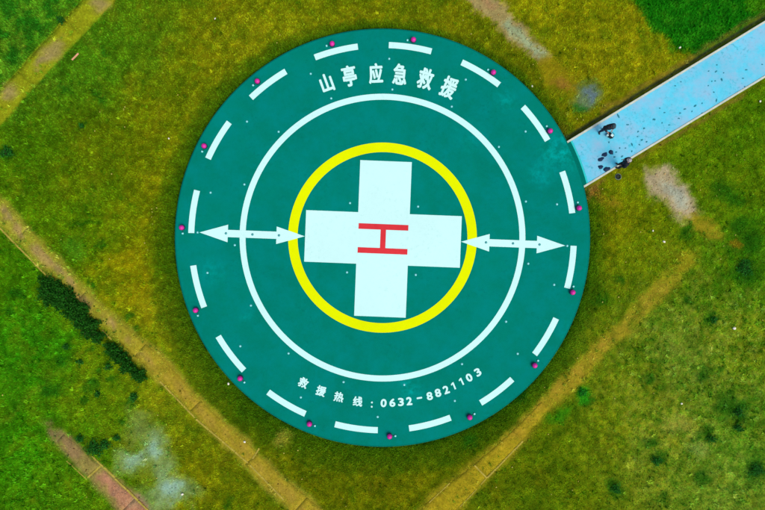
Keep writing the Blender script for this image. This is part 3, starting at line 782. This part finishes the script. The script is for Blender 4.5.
# ------------------------------------------------------------------ pink dome lights round the rim
ORD = ['first', 'second', 'third', 'fourth', 'fifth', 'sixth', 'seventh', 'eighth', 'ninth', 'tenth', 'eleventh', 'twelfth', 'thirteenth', 'fourteenth', 'fifteenth']
LIGHTS = [(579.4,208),(573,292.4),(535,365.7),(469.9,417.7),(389.6,436.8),(309.3,424.4),(239.9,378.7),(195.3,310.4),(181.4,227.5),(203.8,145.7),(257.1,80.8),(332,43.3),(413.5,39.2),(493.5,72),(550.4,130.7)]
def edge_light():
    root = empty('edge_light')
    bm = bmesh.new(); lathe(bm, [(0, 0), (0.16, 0), (0.16, 0.02), (0.085, 0.035), (0.075, 0.12), (0.165, 0.135), (0.17, 0.16), (0.16, 0.165), (0, 0.165)], 24)
    from_bm('housing', bm, M['lampdark'], root, True)
    bm = bmesh.new(); R0 = 0.15
    lathe(bm, [(0, 0.16), (R0, 0.16)] + [(R0 * math.cos(t), 0.175 + R0 * 0.95 * math.sin(t)) for t in np.linspace(0, 1.45, 7)] + [(0, 0.175 + R0 * 0.95)], 24)
    from_bm('dome_lens', bm, M['magenta'], root, True)
    bm = bmesh.new(); box(bm, (0, 0.35, 0.035), (0.10, 0.10, 0.07), 0, 0.012)
    jb = from_bm('cable_box', bm, M['lampwhite'], root)
    bm = bmesh.new()
    c = [bm.verts.new((0.012 * math.cos(t), 0, 0.015 + 0.012 * math.sin(t))) for t in np.linspace(0, 2 * math.pi, 7)[:-1]]
    c2_ = [bm.verts.new((v.co.x, 0.30, v.co.z)) for v in c]
    for i in range(6): bm.faces.new((c[i], c[(i + 1) % 6], c2_[(i + 1) % 6], c2_[i]))
    from_bm('cable', bm, M['lampdark'], root)
    return root
def copy_tree(o):
    c = o.copy(); COL.objects.link(c)
    for ch in o.children:
        d = ch.copy(); COL.objects.link(d); d.parent = c
    return c
proto = edge_light(); first = True
for i, (x, y) in enumerate(LIGHTS):
    o = proto if i == 0 else copy_tree(proto)
    wx_, wy_ = W(x, y, PAD_Z + 0.2)
    o.location = (wx_, wy_, PAD_Z); o.rotation_euler = (0, 0, ang(x, y) + random.uniform(-.12, .12))
    tag(o, f'magenta dome light on the teal pad rim, {ORD[i]} clockwise from the blue walkway', 'edge light', 'magenta lights round the pad rim')

# ------------------------------------------------------------------ small flush lamps set in the pad
def flush(name, mat):
    root = empty(name)
    bm = bmesh.new(); lathe(bm, [(0, 0), (0.075, 0), (0.075, 0.008), (0.05, 0.014), (0, 0.014)], 16); from_bm('collar', bm, M['lampgrey'], root, False)
    bm = bmesh.new(); lathe(bm, [(0, 0.0145), (0.052, 0.0145), (0.045, 0.026), (0.02, 0.034), (0, 0.036)], 16); from_bm('lens', bm, mat, root, True)
    return root
white_p = [flush('flush_lamp', M['lampwhite'])]; grey_p = [flush('flush_lamp', M['lampgrey'])]
def put(plist, x, y, label, z):
    o = plist.pop() if plist else None
    if o is None: o = copy_tree(put.src[z > PAD_Z + 0.006])
    else: put.src[z > PAD_Z + 0.006] = o
    wx_, wy_ = pxy(x, y); o.location = (wx_, wy_, z)
    tag(o, label, 'lamp', 'small flush lamps set in the pad')
put.src = {}
ZP = PAD_Z + 0.001
for (x, y), w_ in zip([(350, 203), (418, 206.5), (347, 272.3), (415.7, 274.8)], ('upper left', 'upper right', 'lower left', 'lower right')):
    put(white_p, x, y, f'small pale flush lamp in the {w_} corner between the white cross arms', ZP)
OUT = [(310.7,73.7),(389.2,58.7),(465.7,79.5),(525.5,131.4),(556.9,204.2),(554.1,284.7),(517.6,353.7),(454.7,400.8),(377.6,416.9),(300.8,397.4),(240.3,346.2),(207.5,272.8),(210.6,192.6),(247,121.5)]
INN = [(331.2,98.3),(392.3,89.4),(451.7,106.5),(498.8,146.8),(525.8,201.4),(528.2,263.6),(506,321.6),(461.9,364),(404.2,384.8),(343.5,382),(288.5,353.4),(250.9,305.5),(234.8,245.1),(244.4,184.4),(278.6,131.7)]
def clockwise(lst):
    return sorted(lst, key=lambda q: (ang(575, 165) - ang(*q)) % (2 * math.pi))
for i, (x, y) in enumerate(clockwise(OUT)): put(white_p, x, y, f'tiny pale flush lamp just inside the white dashes, {ORD[i]} clockwise from the blue walkway', ZP)
for i, (x, y) in enumerate(clockwise(INN)): put(white_p, x, y, f'tiny pale flush lamp just outside the white ring, {ORD[i]} clockwise from the blue walkway', ZP)
ZA = PAD_Z + 0.0085
for lst, side in (([(226, 233.4), (252.5, 234.5), (279, 235.4)], 'left'), ([(539.5, 244.6), (513, 243.5), (486, 242.5)], 'right')):
    for (x, y), w_ in zip(lst, ('in the outer head', 'midway along the shaft', 'in the inner head')):
        put(grey_p, x, y, f'tiny grey flush lamp {w_} of the {side} white double arrow', ZA)
put(white_p, 197.6, 232.4, 'tiny pale flush lamp at the outer tip of the left white double arrow', ZP)
put(white_p, 567.2, 245.8, 'tiny pale flush lamp at the outer tip of the right white double arrow', ZP)

# ------------------------------------------------------------------ people
def skin_mesh(name, chains, mat, parent, sub=1):
    """chains: list of (vertex dict order) -> list of (pos, radius, parent index); separate roots allowed"""
    me = bpy.data.meshes.new(name); V = []; E = []; Rr = []; roots = []
    for ch in chains:
        base = len(V)
        for i, (p, r, par) in enumerate(ch):
            V.append(p); Rr.append(r if isinstance(r, tuple) else (r, r))
            if par is None: roots.append(base + i)
            else: E.append((base + par, base + i))
    me.from_pydata(V, E, [])
    o = bpy.data.objects.new(name, me); COL.objects.link(o)
    o.modifiers.new('skin', 'SKIN')
    sv = me.skin_vertices[0].data
    for i, r in enumerate(Rr): sv[i].radius = r; sv[i].use_root = i in roots
    s = o.modifiers.new('sub', 'SUBSURF'); s.levels = sub; s.render_levels = sub
    dg = bpy.context.evaluated_depsgraph_get()
    m2 = bpy.data.meshes.new_from_object(o.evaluated_get(dg)); m2.name = name
    bpy.data.objects.remove(o); bpy.data.meshes.remove(me)
    m2.polygons.foreach_set('use_smooth', [True] * len(m2.polygons)); m2.materials.clear()
    return link_mesh(name, m2, mat, parent)

def person(loc, rz, label, jacket, trousers, cap, arms, stance=0.11, lean=0.05):
    root = tag(empty('person', loc, rz), label, 'person', 'people standing on the walkway')
    ly = lean                                   # faces local +Y
    hipz, chz, shz, nkz = 0.94, 1.22, 1.42, 1.50
    hd = Vector((0, ly + 0.05, 1.635))
    def arm(s):
        el, wr = arms[s]
        sh = Vector((s * 0.185, ly * .9, shz)); el = Vector((s * el[0], el[1], el[2])); wr = Vector((s * wr[0], wr[1], wr[2]))
        return sh, el, wr
    body = [((0, 0, hipz), (0.13, 0.10), None), ((0, ly * .5, 1.10), (0.125, 0.095), 0), ((0, ly * .8, chz), (0.145, 0.105), 1), ((0, ly * .9, shz), (0.11, 0.085), 2),
            ((0, ly, nkz), 0.055, 3), (tuple(hd + Vector((0, 0.01, -0.045))), (0.068, 0.078), 4), (tuple(hd + Vector((0, 0, 0.04))), (0.078, 0.092), 5), (tuple(hd + Vector((0, -0.005, 0.10))), (0.05, 0.06), 6)]
    jk = [((0, 0, hipz - 0.08), (0.21, 0.19), None), ((0, ly * .5, 1.10), (0.20, 0.18), 0), ((0, ly * .8, chz), (0.22, 0.19), 1), ((0, ly * .9, shz), (0.17, 0.15), 2), ((0, ly, nkz - 0.005), 0.07, 3)]
    fingers = []
    for s in (-1, 1):
        sh, el, wr = arm(s)
        d = (wr - el).normalized(); side = d.cross(Vector((0, 0, 1))); side = side.normalized() if side.length > .1 else Vector((1, 0, 0)); dn = side.cross(d).normalized()
        palm = wr + d * 0.075
        b0 = len(body)
        body += [(tuple(sh), 0.06, 3), (tuple(el), 0.04, b0), (tuple(wr), 0.028, b0 + 1), (tuple(palm), (0.032, 0.02), b0 + 2)]
        j0 = len(jk)
        jk += [(tuple(sh), 0.115, 3), (tuple(el), 0.088, j0), (tuple(wr - d * 0.01), 0.065, j0 + 1)]
        for k, (off, ln) in enumerate(((-.027, .062), (-.009, .075), (.009, .07), (.026, .055))):
            b = palm + side * off; k1 = b + d * ln * .62; k2 = k1 + (d * .6 - dn * .8) * ln * .55
            fingers.append([(tuple(b), 0.009, None), (tuple(k1), 0.009, 0), (tuple(k2), 0.0075, 1)])
        t0 = wr + d * 0.03 + side * (-0.03 * s); t1 = t0 + (d * .6 - side * .7 * s) * 0.045; t2 = t1 + d * 0.03
        fingers.append([(tuple(t0), 0.011, None), (tuple(t1), 0.010, 0), (tuple(t2), 0.008, 1)])
    tr = [((0, 0, hipz), (0.15, 0.12), None)]; sh_ch = []
    for s in (-1, 1):
        hip = (s * 0.09, 0, hipz - 0.10); kn = (s * (0.05 + stance * .45), 0.03 * (1 if s > 0 else -.4), 0.50); an = (s * stance, 0.05 * s - 0.02, 0.09)
        b0 = len(body); body += [(hip, 0.085, 0), (kn, 0.058, b0), (an, 0.04, b0 + 1)]
        t0 = len(tr); tr += [(hip, 0.115, 0), (kn, 0.085, t0), ((an[0], an[1], 0.07), 0.068, t0 + 1)]
        sh_ch.append([((an[0], an[1] - 0.05, 0.05), (0.045, 0.045), None), ((an[0] + .01 * s, an[1] + 0.07, 0.045), (0.05, 0.042), 0), ((an[0] + .02 * s, an[1] + 0.17, 0.035), (0.045, 0.03), 1)])
    nose = [(tuple(hd + Vector((0, 0.07, 0.0))), 0.012, None), (tuple(hd + Vector((0, 0.103, -0.018))), 0.014, 0)]
    ears = [[(tuple(hd + Vector((s * 0.072, -0.005, 0.015))), 0.014, None), (tuple(hd + Vector((s * 0.086, -0.01, -0.02))), 0.011, 0)] for s in (-1, 1)]
    skin_mesh('body', [body, nose] + ears + fingers, M['skin'], root)
    skin_mesh('jacket', [jk], jacket, root); skin_mesh('trousers', [tr], trousers, root)
    for ch in sh_ch: skin_mesh('shoe', [ch], M['shoe'], root)
    for s in (-1, 1):
        bm = bmesh.new(); bmesh.ops.create_icosphere(bm, subdivisions=1, radius=0.011); from_bm('eye', bm, M['eye'], root, True, hd + Vector((s * 0.032, 0.083, 0.012)))
    bm = bmesh.new(); box(bm, (0, 0, 0), (0.045, 0.012, 0.012), 0, 0.004); from_bm('mouth', bm, M['lip'], root, True, hd + Vector((0, 0.088, -0.055)))
    bm = bmesh.new(); bmesh.ops.create_uvsphere(bm, u_segments=18, v_segments=12, radius=0.108)
    for v in bm.verts:
        if v.co.y > 0.02 and v.co.z < 0.035: v.co.y = 0.02
        if v.co.z < -0.06: v.co.z = -0.06
        v.co.x *= 0.93
    from_bm('hair', bm, M['hair'], root, True, hd + Vector((0, -0.012, 0.035)))
    if cap is not None:
        bm = bmesh.new(); lathe(bm, [(0.108, 0.0), (0.112, 0.02), (0.105, 0.06), (0.075, 0.092), (0.03, 0.104), (0, 0.106)], 20)
        c = from_bm('cap', bm, cap, root, True, hd + Vector((0, -0.008, 0.06)))
        bm = bmesh.new(); vs = []
        for i in range(9):
            t = R(25 + 130 * i / 8); vs.append(((0.105 * math.cos(t), 0.105 * math.sin(t) - .01, 0.006), (0.125 * math.cos(t), 0.105 * math.sin(t) + 0.07 * math.sin(t) ** 2, -0.008)))
        top = [[bm.verts.new(p) for p in q] for q in vs]; bot = [[bm.verts.new((p[0], p[1], p[2] - 0.006)) for p in q] for q in vs]
        for i in range(8):
            bm.faces.new((top[i][0], top[i][1], top[i + 1][1], top[i + 1][0])); bm.faces.new((bot[i][0], bot[i + 1][0], bot[i + 1][1], bot[i][1])); bm.faces.new((top[i][1], bot[i][1], bot[i + 1][1], top[i + 1][1]))
        bmesh.ops.recalc_face_normals(bm, faces=bm.faces)
        from_bm('visor', bm, cap, c, True)
    return root
x, y = W(600.5, 131.0, WZ)
person((x, y, WZ), R(200), 'person in black jacket and navy trousers beside the black and white bag', M['jacket'], M['navy'], M['capgrey'],
       {-1: ((0.30, 0.06, 1.16), (0.16, 0.26, 1.06)), 1: ((0.31, 0.08, 1.17), (0.18, 0.28, 1.10))}, 0.12, 0.08)
x, y = W(617.4, 166.3, WZ)
person((x, y, WZ + 0.001), R(62), 'person in black clothes and pale cap at the lower walkway kerb', M['jacket'], M['black'], M['cappale'],
       {-1: ((0.27, -0.04, 1.14), (0.22, 0.14, 0.96)), 1: ((0.29, 0.03, 1.15), (0.13, 0.22, 1.12))}, 0.10, 0.05)

# bag at the first person's feet
x, y = W(609.3, 135.8, WZ)
bag = tag(empty('bag', (x, y, WZ), R(-35)), 'small black and white bag on the blue walkway beside the person', 'bag')
bm = bmesh.new(); box(bm, (0, 0, 0.12), (0.42, 0.26, 0.24), 0, 0.05); from_bm('bag_body', bm, M['bagblack'], bag, True)
bm = bmesh.new(); box(bm, (0.07, 0.02, 0.242), (0.17, 0.15, 0.03), 0, 0.012); from_bm('top_panel', bm, M['bagwhite'], bag)
bm = bmesh.new(); box(bm, (-0.15, -0.10, 0.17), (0.12, 0.12, 0.16), 0, 0.02); from_bm('side_pocket', bm, M['bagwhite'], bag)
def tube(bm, pts, r, n=6):
    prev = None
    for i, p in enumerate(pts):
        p = Vector(p); d = (Vector(pts[min(i + 1, len(pts) - 1)]) - Vector(pts[max(i - 1, 0)])).normalized()
        u = d.orthogonal().normalized(); v = d.cross(u)
        if prev: 
            u = (prev[1] - d * prev[1].dot(d)).normalized(); v = d.cross(u)
        ring = [bm.verts.new(p + (u * math.cos(2 * math.pi * k / n) + v * math.sin(2 * math.pi * k / n)) * r) for k in range(n)]
        if prev:
            for k in range(n): bm.faces.new((prev[0][k], prev[0][(k + 1) % n], ring[(k + 1) % n], ring[k]))
        prev = (ring, u)
    bmesh.ops.recalc_face_normals(bm, faces=bm.faces)
for s in (-1, 1):
    bm = bmesh.new(); tube(bm, [(0.15 * math.cos(t), s * 0.09 + s * 0.03 * math.sin(t), 0.23 + 0.13 * math.sin(t)) for t in np.linspace(0, math.pi, 11)], 0.011)
    from_bm('handle', bm, M['bagblack'], bag, True)

# ------------------------------------------------------------------ dark mud clods and scraps on the walkway
def lump(name, rx, ry, h, mat, seed, amp=0.3, seg=2):
    rr = random.Random(seed); bm = bmesh.new(); bmesh.ops.create_icosphere(bm, subdivisions=seg, radius=1.0)
    ph = [rr.uniform(0, 6.28) for _ in range(6)]
    for v in bm.verts:
        a = math.atan2(v.co.y, v.co.x); k = 1 + amp * (0.5 * math.sin(2 * a + ph[0]) + 0.35 * math.sin(3 * a + ph[1]) + 0.3 * math.sin(5 * a + ph[2])) + rr.uniform(-.08, .08)
        v.co.x *= rx * k; v.co.y *= ry * k
        v.co.z = max(v.co.z, -0.25) * h * rr.uniform(.8, 1.15) if v.co.z > 0 else max(v.co.z, -0.2) * h
    return from_bm(name, bm, mat, None, True)
CLODS = [(611.0, 152.2, .15, .13, .07, 0, 'roundest dark mud clod on the blue walkway, farthest from the lower kerb'),
         (604.6, 154.6, .20, .11, .05, 10, 'flat dark mud smear on the walkway left of the roundest clod'),
         (600.8, 159.3, .19, .12, .06, 30, 'long dark mud clod on the walkway near the pad step'),
         (600.6, 167.0, .14, .13, .05, 0, 'dull blue mud clod on the walkway nearest the pad step'),
         (606.6, 169.2, .21, .14, .08, 25, 'largest dark mud clod against the lower walkway kerb')]
for i, (px_, py_, rx, ry, h, rot, lab) in enumerate(CLODS):
    o = lump('mud_clod', rx, ry, h, M['mud'], i + 5); o.location = (*W(px_, py_, WZ), WZ + h * 0.15); o.rotation_euler[2] = R(rot)
    tag(o, lab, 'mud clod', 'dark mud clods on the walkway')
SP = []
for ox, oy, k, lst in ((640, 60, 6.12, [(250,133,1),(215,158,1.6),(470,30,1),(465,70,2.2),(420,68,1.2),(512,78,1.2),(500,120,2.6),(440,130,1),(460,128,1),(418,157,1),(650,60,2),(630,112,1.6),(640,163,1),(452,197,1.2),(467,248,2.4),(380,265,1),
                                                    (338,280,2.6),(275,300,2.2),(245,325,1.5),(318,315,1.2),(238,358,1.8),(150,322,1.4),(90,365,1.6),(135,385,1.2),(178,397,1.2),(165,433,1.4),(25,417,1.6),(120,295,1.2),(40,500,1.4),(10,490,1.4),(380,325,1.5),(748,27,1.3)]),
                       (595, 140, 17, [(238,37,1.6),(420,135,1.5),(518,137,1.3),(360,207,1.5),(330,290,1.7),(460,280,2.0),(625,190,1.6),(630,80,2.6),(755,80,1.4)]),
                       (560, 105, 7.61, [(445,85,3.4),(515,150,2.2),(640,178,1.4),(595,203,1.8),(590,240,1.2),(625,265,1.6),(660,280,1.5),(373,283,1.4),(710,110,1.6),(285,150,1.4)])):
    SP += [(ox + a / k, oy + b / k, s) for a, b, s in lst]
for i, (px_, py_, s) in enumerate(SP):
    bm = bmesh.new(); n = 7; r0 = 0.042 * (0.75 + 0.25 * s); el = 1 + 0.55 * (s - 1) if s > 1.2 else 1.1
    ph = random.uniform(0, 6.28)
    top = [bm.verts.new((r0 * el * math.cos(2 * math.pi * k / n) * random.uniform(.7, 1.2), r0 * .8 * math.sin(2 * math.pi * k / n) * random.uniform(.7, 1.2), 0.006 + random.uniform(0, .02))) for k in range(n)]
    bot = [bm.verts.new((v.co.x, v.co.y, 0.0015)) for v in top]
    c = bm.verts.new((0, 0, 0.014))
    for k in range(n):
        bm.faces.new((top[k], top[(k + 1) % n], c)); bm.faces.new((bot[k], bot[(k + 1) % n], top[(k + 1) % n], top[k]))
    o = from_bm('litter_scrap', bm, M['scrap']); o.location = (*W(px_, py_, WZ), WZ + .001)
    o.rotation_euler[2] = R(31) + random.gauss(0, .7) if s < 3 else R(-65)
    tag(o, 'small dark scrap of litter lying flat on the blue walkway', 'litter', 'dark litter scraps on the walkway')

# ------------------------------------------------------------------ shrubs and weed clumps
def leaf_cloud(n, rx, ry, h, ls, base, dark=(0.4, 1.5), seed=0):
    r = np.random.default_rng(seed)
    u = r.normal(size=(n, 3)); u /= np.linalg.norm(u, axis=1)[:, None]; u[:, 2] = np.abs(u[:, 2])
    rad = np.where(r.random(n) < 0.75, r.random(n) ** 0.5, np.abs(r.normal(0.9, 0.22, n)))
    th = np.arctan2(u[:, 1], u[:, 0]); k = 1 + 0.22 * np.sin(3 * th + seed) + 0.15 * np.sin(5 * th + 2 * seed) + 0.1 * np.sin(9 * th)
    clump = 1 + 0.18 * np.sin(u[:, 0] * 7 + seed) * np.sin(u[:, 1] * 7)
    c = u * rad[:, None] * np.array([rx, ry, h]) * (k * clump)[:, None]; c[:, 2] += 0.03
    # leaf: a folded 4-gon
    t = r.uniform(0, 2 * np.pi, n); tilt = r.uniform(-0.7, 0.9, n); L = ls * r.uniform(.6, 1.4, n); w = L * 0.38
    d = np.stack([np.cos(t) * np.cos(tilt), np.sin(t) * np.cos(tilt), np.sin(tilt)], -1); s = np.stack([-np.sin(t), np.cos(t), r.uniform(-.4, .4, n)], -1)
    V = np.stack([c, c + d * (L * .5)[:, None] + s * w[:, None], c + d * L[:, None], c + d * (L * .5)[:, None] - s * w[:, None]], 1).reshape(-1, 3)
    V[:, 2] = np.maximum(V[:, 2], 0.01)
    col = np.array(base) * r.uniform(dark[0], dark[1], (n, 1)) * (1 + r.normal(0, .12, (n, 3)))
    return V, np.arange(4 * n).reshape(-1, 4), np.repeat(np.clip(col, 0.001, .5), 4, 0)
SHRUB_COL = (0.013, 0.078, 0.006)
def shrub(px_, py_, rx, ry, h, label, rot=0.0, n=None, seed=1, ls=0.095, col=SHRUB_COL, group=None, name='shrub'):
    x, y = W(px_, py_, h * .4); z = float(ground_z(np.array([x]), np.array([y]))[0])
    root = tag(empty(name, (x, y, z), rot), label, 'shrub' if name == 'shrub' else 'weed', group)
    m = CAM_Z / F_PX
    V, F, C = leaf_cloud(n or int(260 * rx * ry * 0.065 + 120), rx * m, ry * m, h, ls, col, seed=seed)
    link_mesh('foliage', np_mesh('foliage', V, F, C), M['leaf'], root)
    bm = bmesh.new(); rr = random.Random(seed)
    for i in range(6):
        a = rr.uniform(0, 6.28); q = rr.uniform(.3, .75)
        tube(bm, [(0.03 * math.cos(a), 0.03 * math.sin(a), -0.05), (rx * m * q * .5 * math.cos(a), ry * m * q * .5 * math.sin(a), h * .45), (rx * m * q * math.cos(a + .2), ry * m * q * math.sin(a + .2), h * .8)], 0.012, 5)
    from_bm('stem', bm, M['stem'], root)
    return root
G = 'dark shrubs beside the left path'
for i, a in enumerate([(51, 291, 14, 13, .5, 'broad dark shrub at the upper left end of the shrub row by the path'), (66, 302, 14, 11, .5, 'second shrub down the long dark row left of the path'),
                       (78, 314, 12, 11, .5, 'middle shrub of the long dark row left of the path'), (88, 327, 11, 10, .45, 'fourth shrub down the long dark row left of the path'),
                       (97, 337, 7, 6, .5, 'small dark shrub at the lower end of the long row'), (112, 349, 7, 6, .5, 'top shrub of the shorter dark row left of the path'),
                       (120, 357, 8, 6.5, .55, 'second shrub of the shorter dark row left of the path'), (128, 367, 7.5, 7, .55, 'third shrub of the shorter dark row left of the path'),
                       (139.5, 375.5, 6.5, 6, .5, 'round dark shrub at the lower end of the shorter row')]):
    shrub(*a[:5], a[5], R(random.uniform(-30, 30)), seed=i + 2, group=G)
G = 'dark weed clumps in the grass'
WEED = (0.016, 0.105, 0.010)
for i, (x, y, r_, lab) in enumerate([(80, 439, 4.5, 'small dark weed clump at the left end of the curved weed row'), (94, 448, 8, 'largest dark weed clump above the pale path edging'), (105, 445, 5.5, 'dark weed clump in the middle of the curved weed row'),
                                   (117, 438, 3.5, 'small weed clump at the right end of the curved weed row'), (108.5, 367, 3.5, 'tiny dark weed clump below the shorter shrub row'), (134, 397, 4.5, 'lone weed clump below the round shrub'),
                                   (738, 412, 5, 'upper ragged weed clump of the pair at the right edge'), (738.5, 428, 4.5, 'lower ragged weed clump of the pair at the right edge'), (711, 439, 4.5, 'ragged weed clump left of the weed pair in the lower right'),
                                   (757, 470, 7, 'bushy green weed clump near the lower right corner'), (657, 461, 5, 'low weed clump in the lower right grass, between two pale patches'), (616, 489, 5, 'bluish weed clump near the bottom edge'),
                                   (714, 320, 3.5, 'small dark weed clump left of the white stone'), (81.5, 126, 2.5, 'tiny dark weed alone in the grass left of the pad'), (7, 152, 6, 'dark weed clump at the left edge of the field'),
                                   (61, 20, 4, 'dark weed clump on the upper side of the mossy path'), (80, 362, 2.8, 'tiny weed left of the shorter shrub row'), (66, 347, 3, 'tiny weed below the long shrub row'), (745, 268, 8, 'wide green weed clump at the right edge'),
                                   (98, 394, 3.5, 'small weed clump in the lower left grass'), (582, 392, 4, 'bright green weed clump beside the sandy path')]):
    b = 'bright' in lab
    shrub(x, y, r_, r_ * .85, .16 + .015 * r_, lab, random.uniform(0, 6), n=int(50 + 9 * r_ * r_), seed=i + 30, ls=.075, col=(0.012, 0.16, 0.01) if b else WEED, group=G, name='weed_clump')

# ------------------------------------------------------------------ stones, litter and the black ring in the grass
def stone(name, px_, py_, r_, mat, label, cat, group, seed):
    x, y = W(px_, py_); z = float(ground_z(np.array([x]), np.array([y]))[0])
    o = lump(name, r_, r_ * .75, r_ * .7, mat, seed, .15, 1); o.location = (x, y, z + r_ * .35 + .03); o.rotation_euler[2] = seed * 1.3
    return tag(o, label, cat, group)
SG = 'pale stones in the grass'
for i, (x, y, r_, lab) in enumerate([(733.7, 328.3, .12, 'largest white stone lying in the grass near the right edge'), (228.8, 383.5, .10, 'white stone against the lower left pad rim, beside a magenta light'), (244.8, 441.5, .09, 'white stone on the trodden path below the pad'),
                                   (679.8, 47.5, .09, 'white stone in the lush lawn above the walkway'), (532, 86.3, .08, 'white stone just off the upper right pad rim'), (680.6, 403.2, .08, 'pale stone alone in the lower right grass'),
                                   (759.5, 101.5, .08, 'pale stone below the walkway at the right edge'), (663.3, 241.7, .10, 'pale stone midway between the pad and the bare grey patch'), (215.5, 19, .07, 'pale stone in the grass near the top left of the pad'),
                                   (169, 138.5, .07, 'pale stone in the grass left of the upper pad rim'), (182.5, 494, .10, 'pale lump at the edge of the ashy patch'), (652.3, 230.7, .07, 'small pale stone nearest the tan patch')]):
    stone('stone', x, y, r_, M['whitestone'], lab, 'stone', SG, i)
PEB = [(152,209),(152.5,212),(152,217),(157,208),(153,224),(145,243),(148,250),(138,258),(110,259),(61,239.5),(79,226),(124,109),(100,112),(95,131),(90,138),(138,153),(112,174),(125,127),(537.5,63.5),(533,64.5),(540,78),(531,96),(463,20),(471,34),(575,49),
       (625.3,262),(603,234),(616,211),(602,189),(723,246),(720,259),(735,235),(618,297),(619,301),(577,358),(606,328),(602,302),(521,399),(544,387),(512,467),(548,434),(551,494),(572,490),(496,487),(520,350.5),(633,428),(643,419),(653,393),(614,398),(663,418),(707,337),
       (762,320),(730,470),(578,481),(583,120),(577,119),(748,64),(736,155),(744,160),(716,196),(719,190),(679,172),(193,505),(185,471),(157,478),(87,497),(284,453),(302,479),(298,450),(342,499),(346,506),(312,429),(163,73),(124,110),(178,95),(280,35),(125,107),(277,43),(158,415),(3,395),(690,400),(700,190),(640,232)]
for i, (x, y) in enumerate(PEB):
    stone('pebble', x, y, random.uniform(.028, .055), M['pebble'], 'tiny pale pebble lying in the grass', 'pebble', 'tiny pebbles in the grass', i + 40)
x, y = W(76, 57); z = float(ground_z(np.array([x]), np.array([y]))[0])
bm = bmesh.new(); box(bm, (0, 0, 0), (0.56, 0.10, 0.035), 0, 0.008)
o = from_bm('plank', bm, M['wood']); o.location = (x, y, z + .07); o.rotation_euler = (0.05, 0.03, R(47))
tag(o, 'short pinkish wooden plank lying in the grass beside the mossy path', 'plank')
x, y = W(147.5, 373.5); z = float(ground_z(np.array([x]), np.array([y]))[0])
o = tag(empty('drain_ring', (0, 0, 0)), 'small black rubber ring in the grass below the walkway kerb', 'ring')
x, y = W(617.8, 176.9); z = float(ground_z(np.array([x]), np.array([y]))[0]); o.location = (x, y, z)
bm = bmesh.new(); lathe(bm, [(0.09 + .035 + .035 * math.cos(t), 0.06 + 0.04 * math.sin(t)) for t in np.linspace(0, 2 * math.pi, 11)], 24); from_bm('tube', bm, M['rubber'], o, True)
bm = bmesh.new(); lathe(bm, [(0.17, 0.0), (0.19, 0.02), (0.19, 0.05), (0.165, 0.05), (0.165, 0.0)], 24); from_bm('collar', bm, material('dull_grey_collar', (.16, .22, .16), .9, .2, 9), o)
bm = bmesh.new(); lathe(bm, [(0, 0.03), (0.10, 0.03), (0.10, 0.02), (0, 0.02)], 20); from_bm('hole_cover', bm, M['rubber'], o)
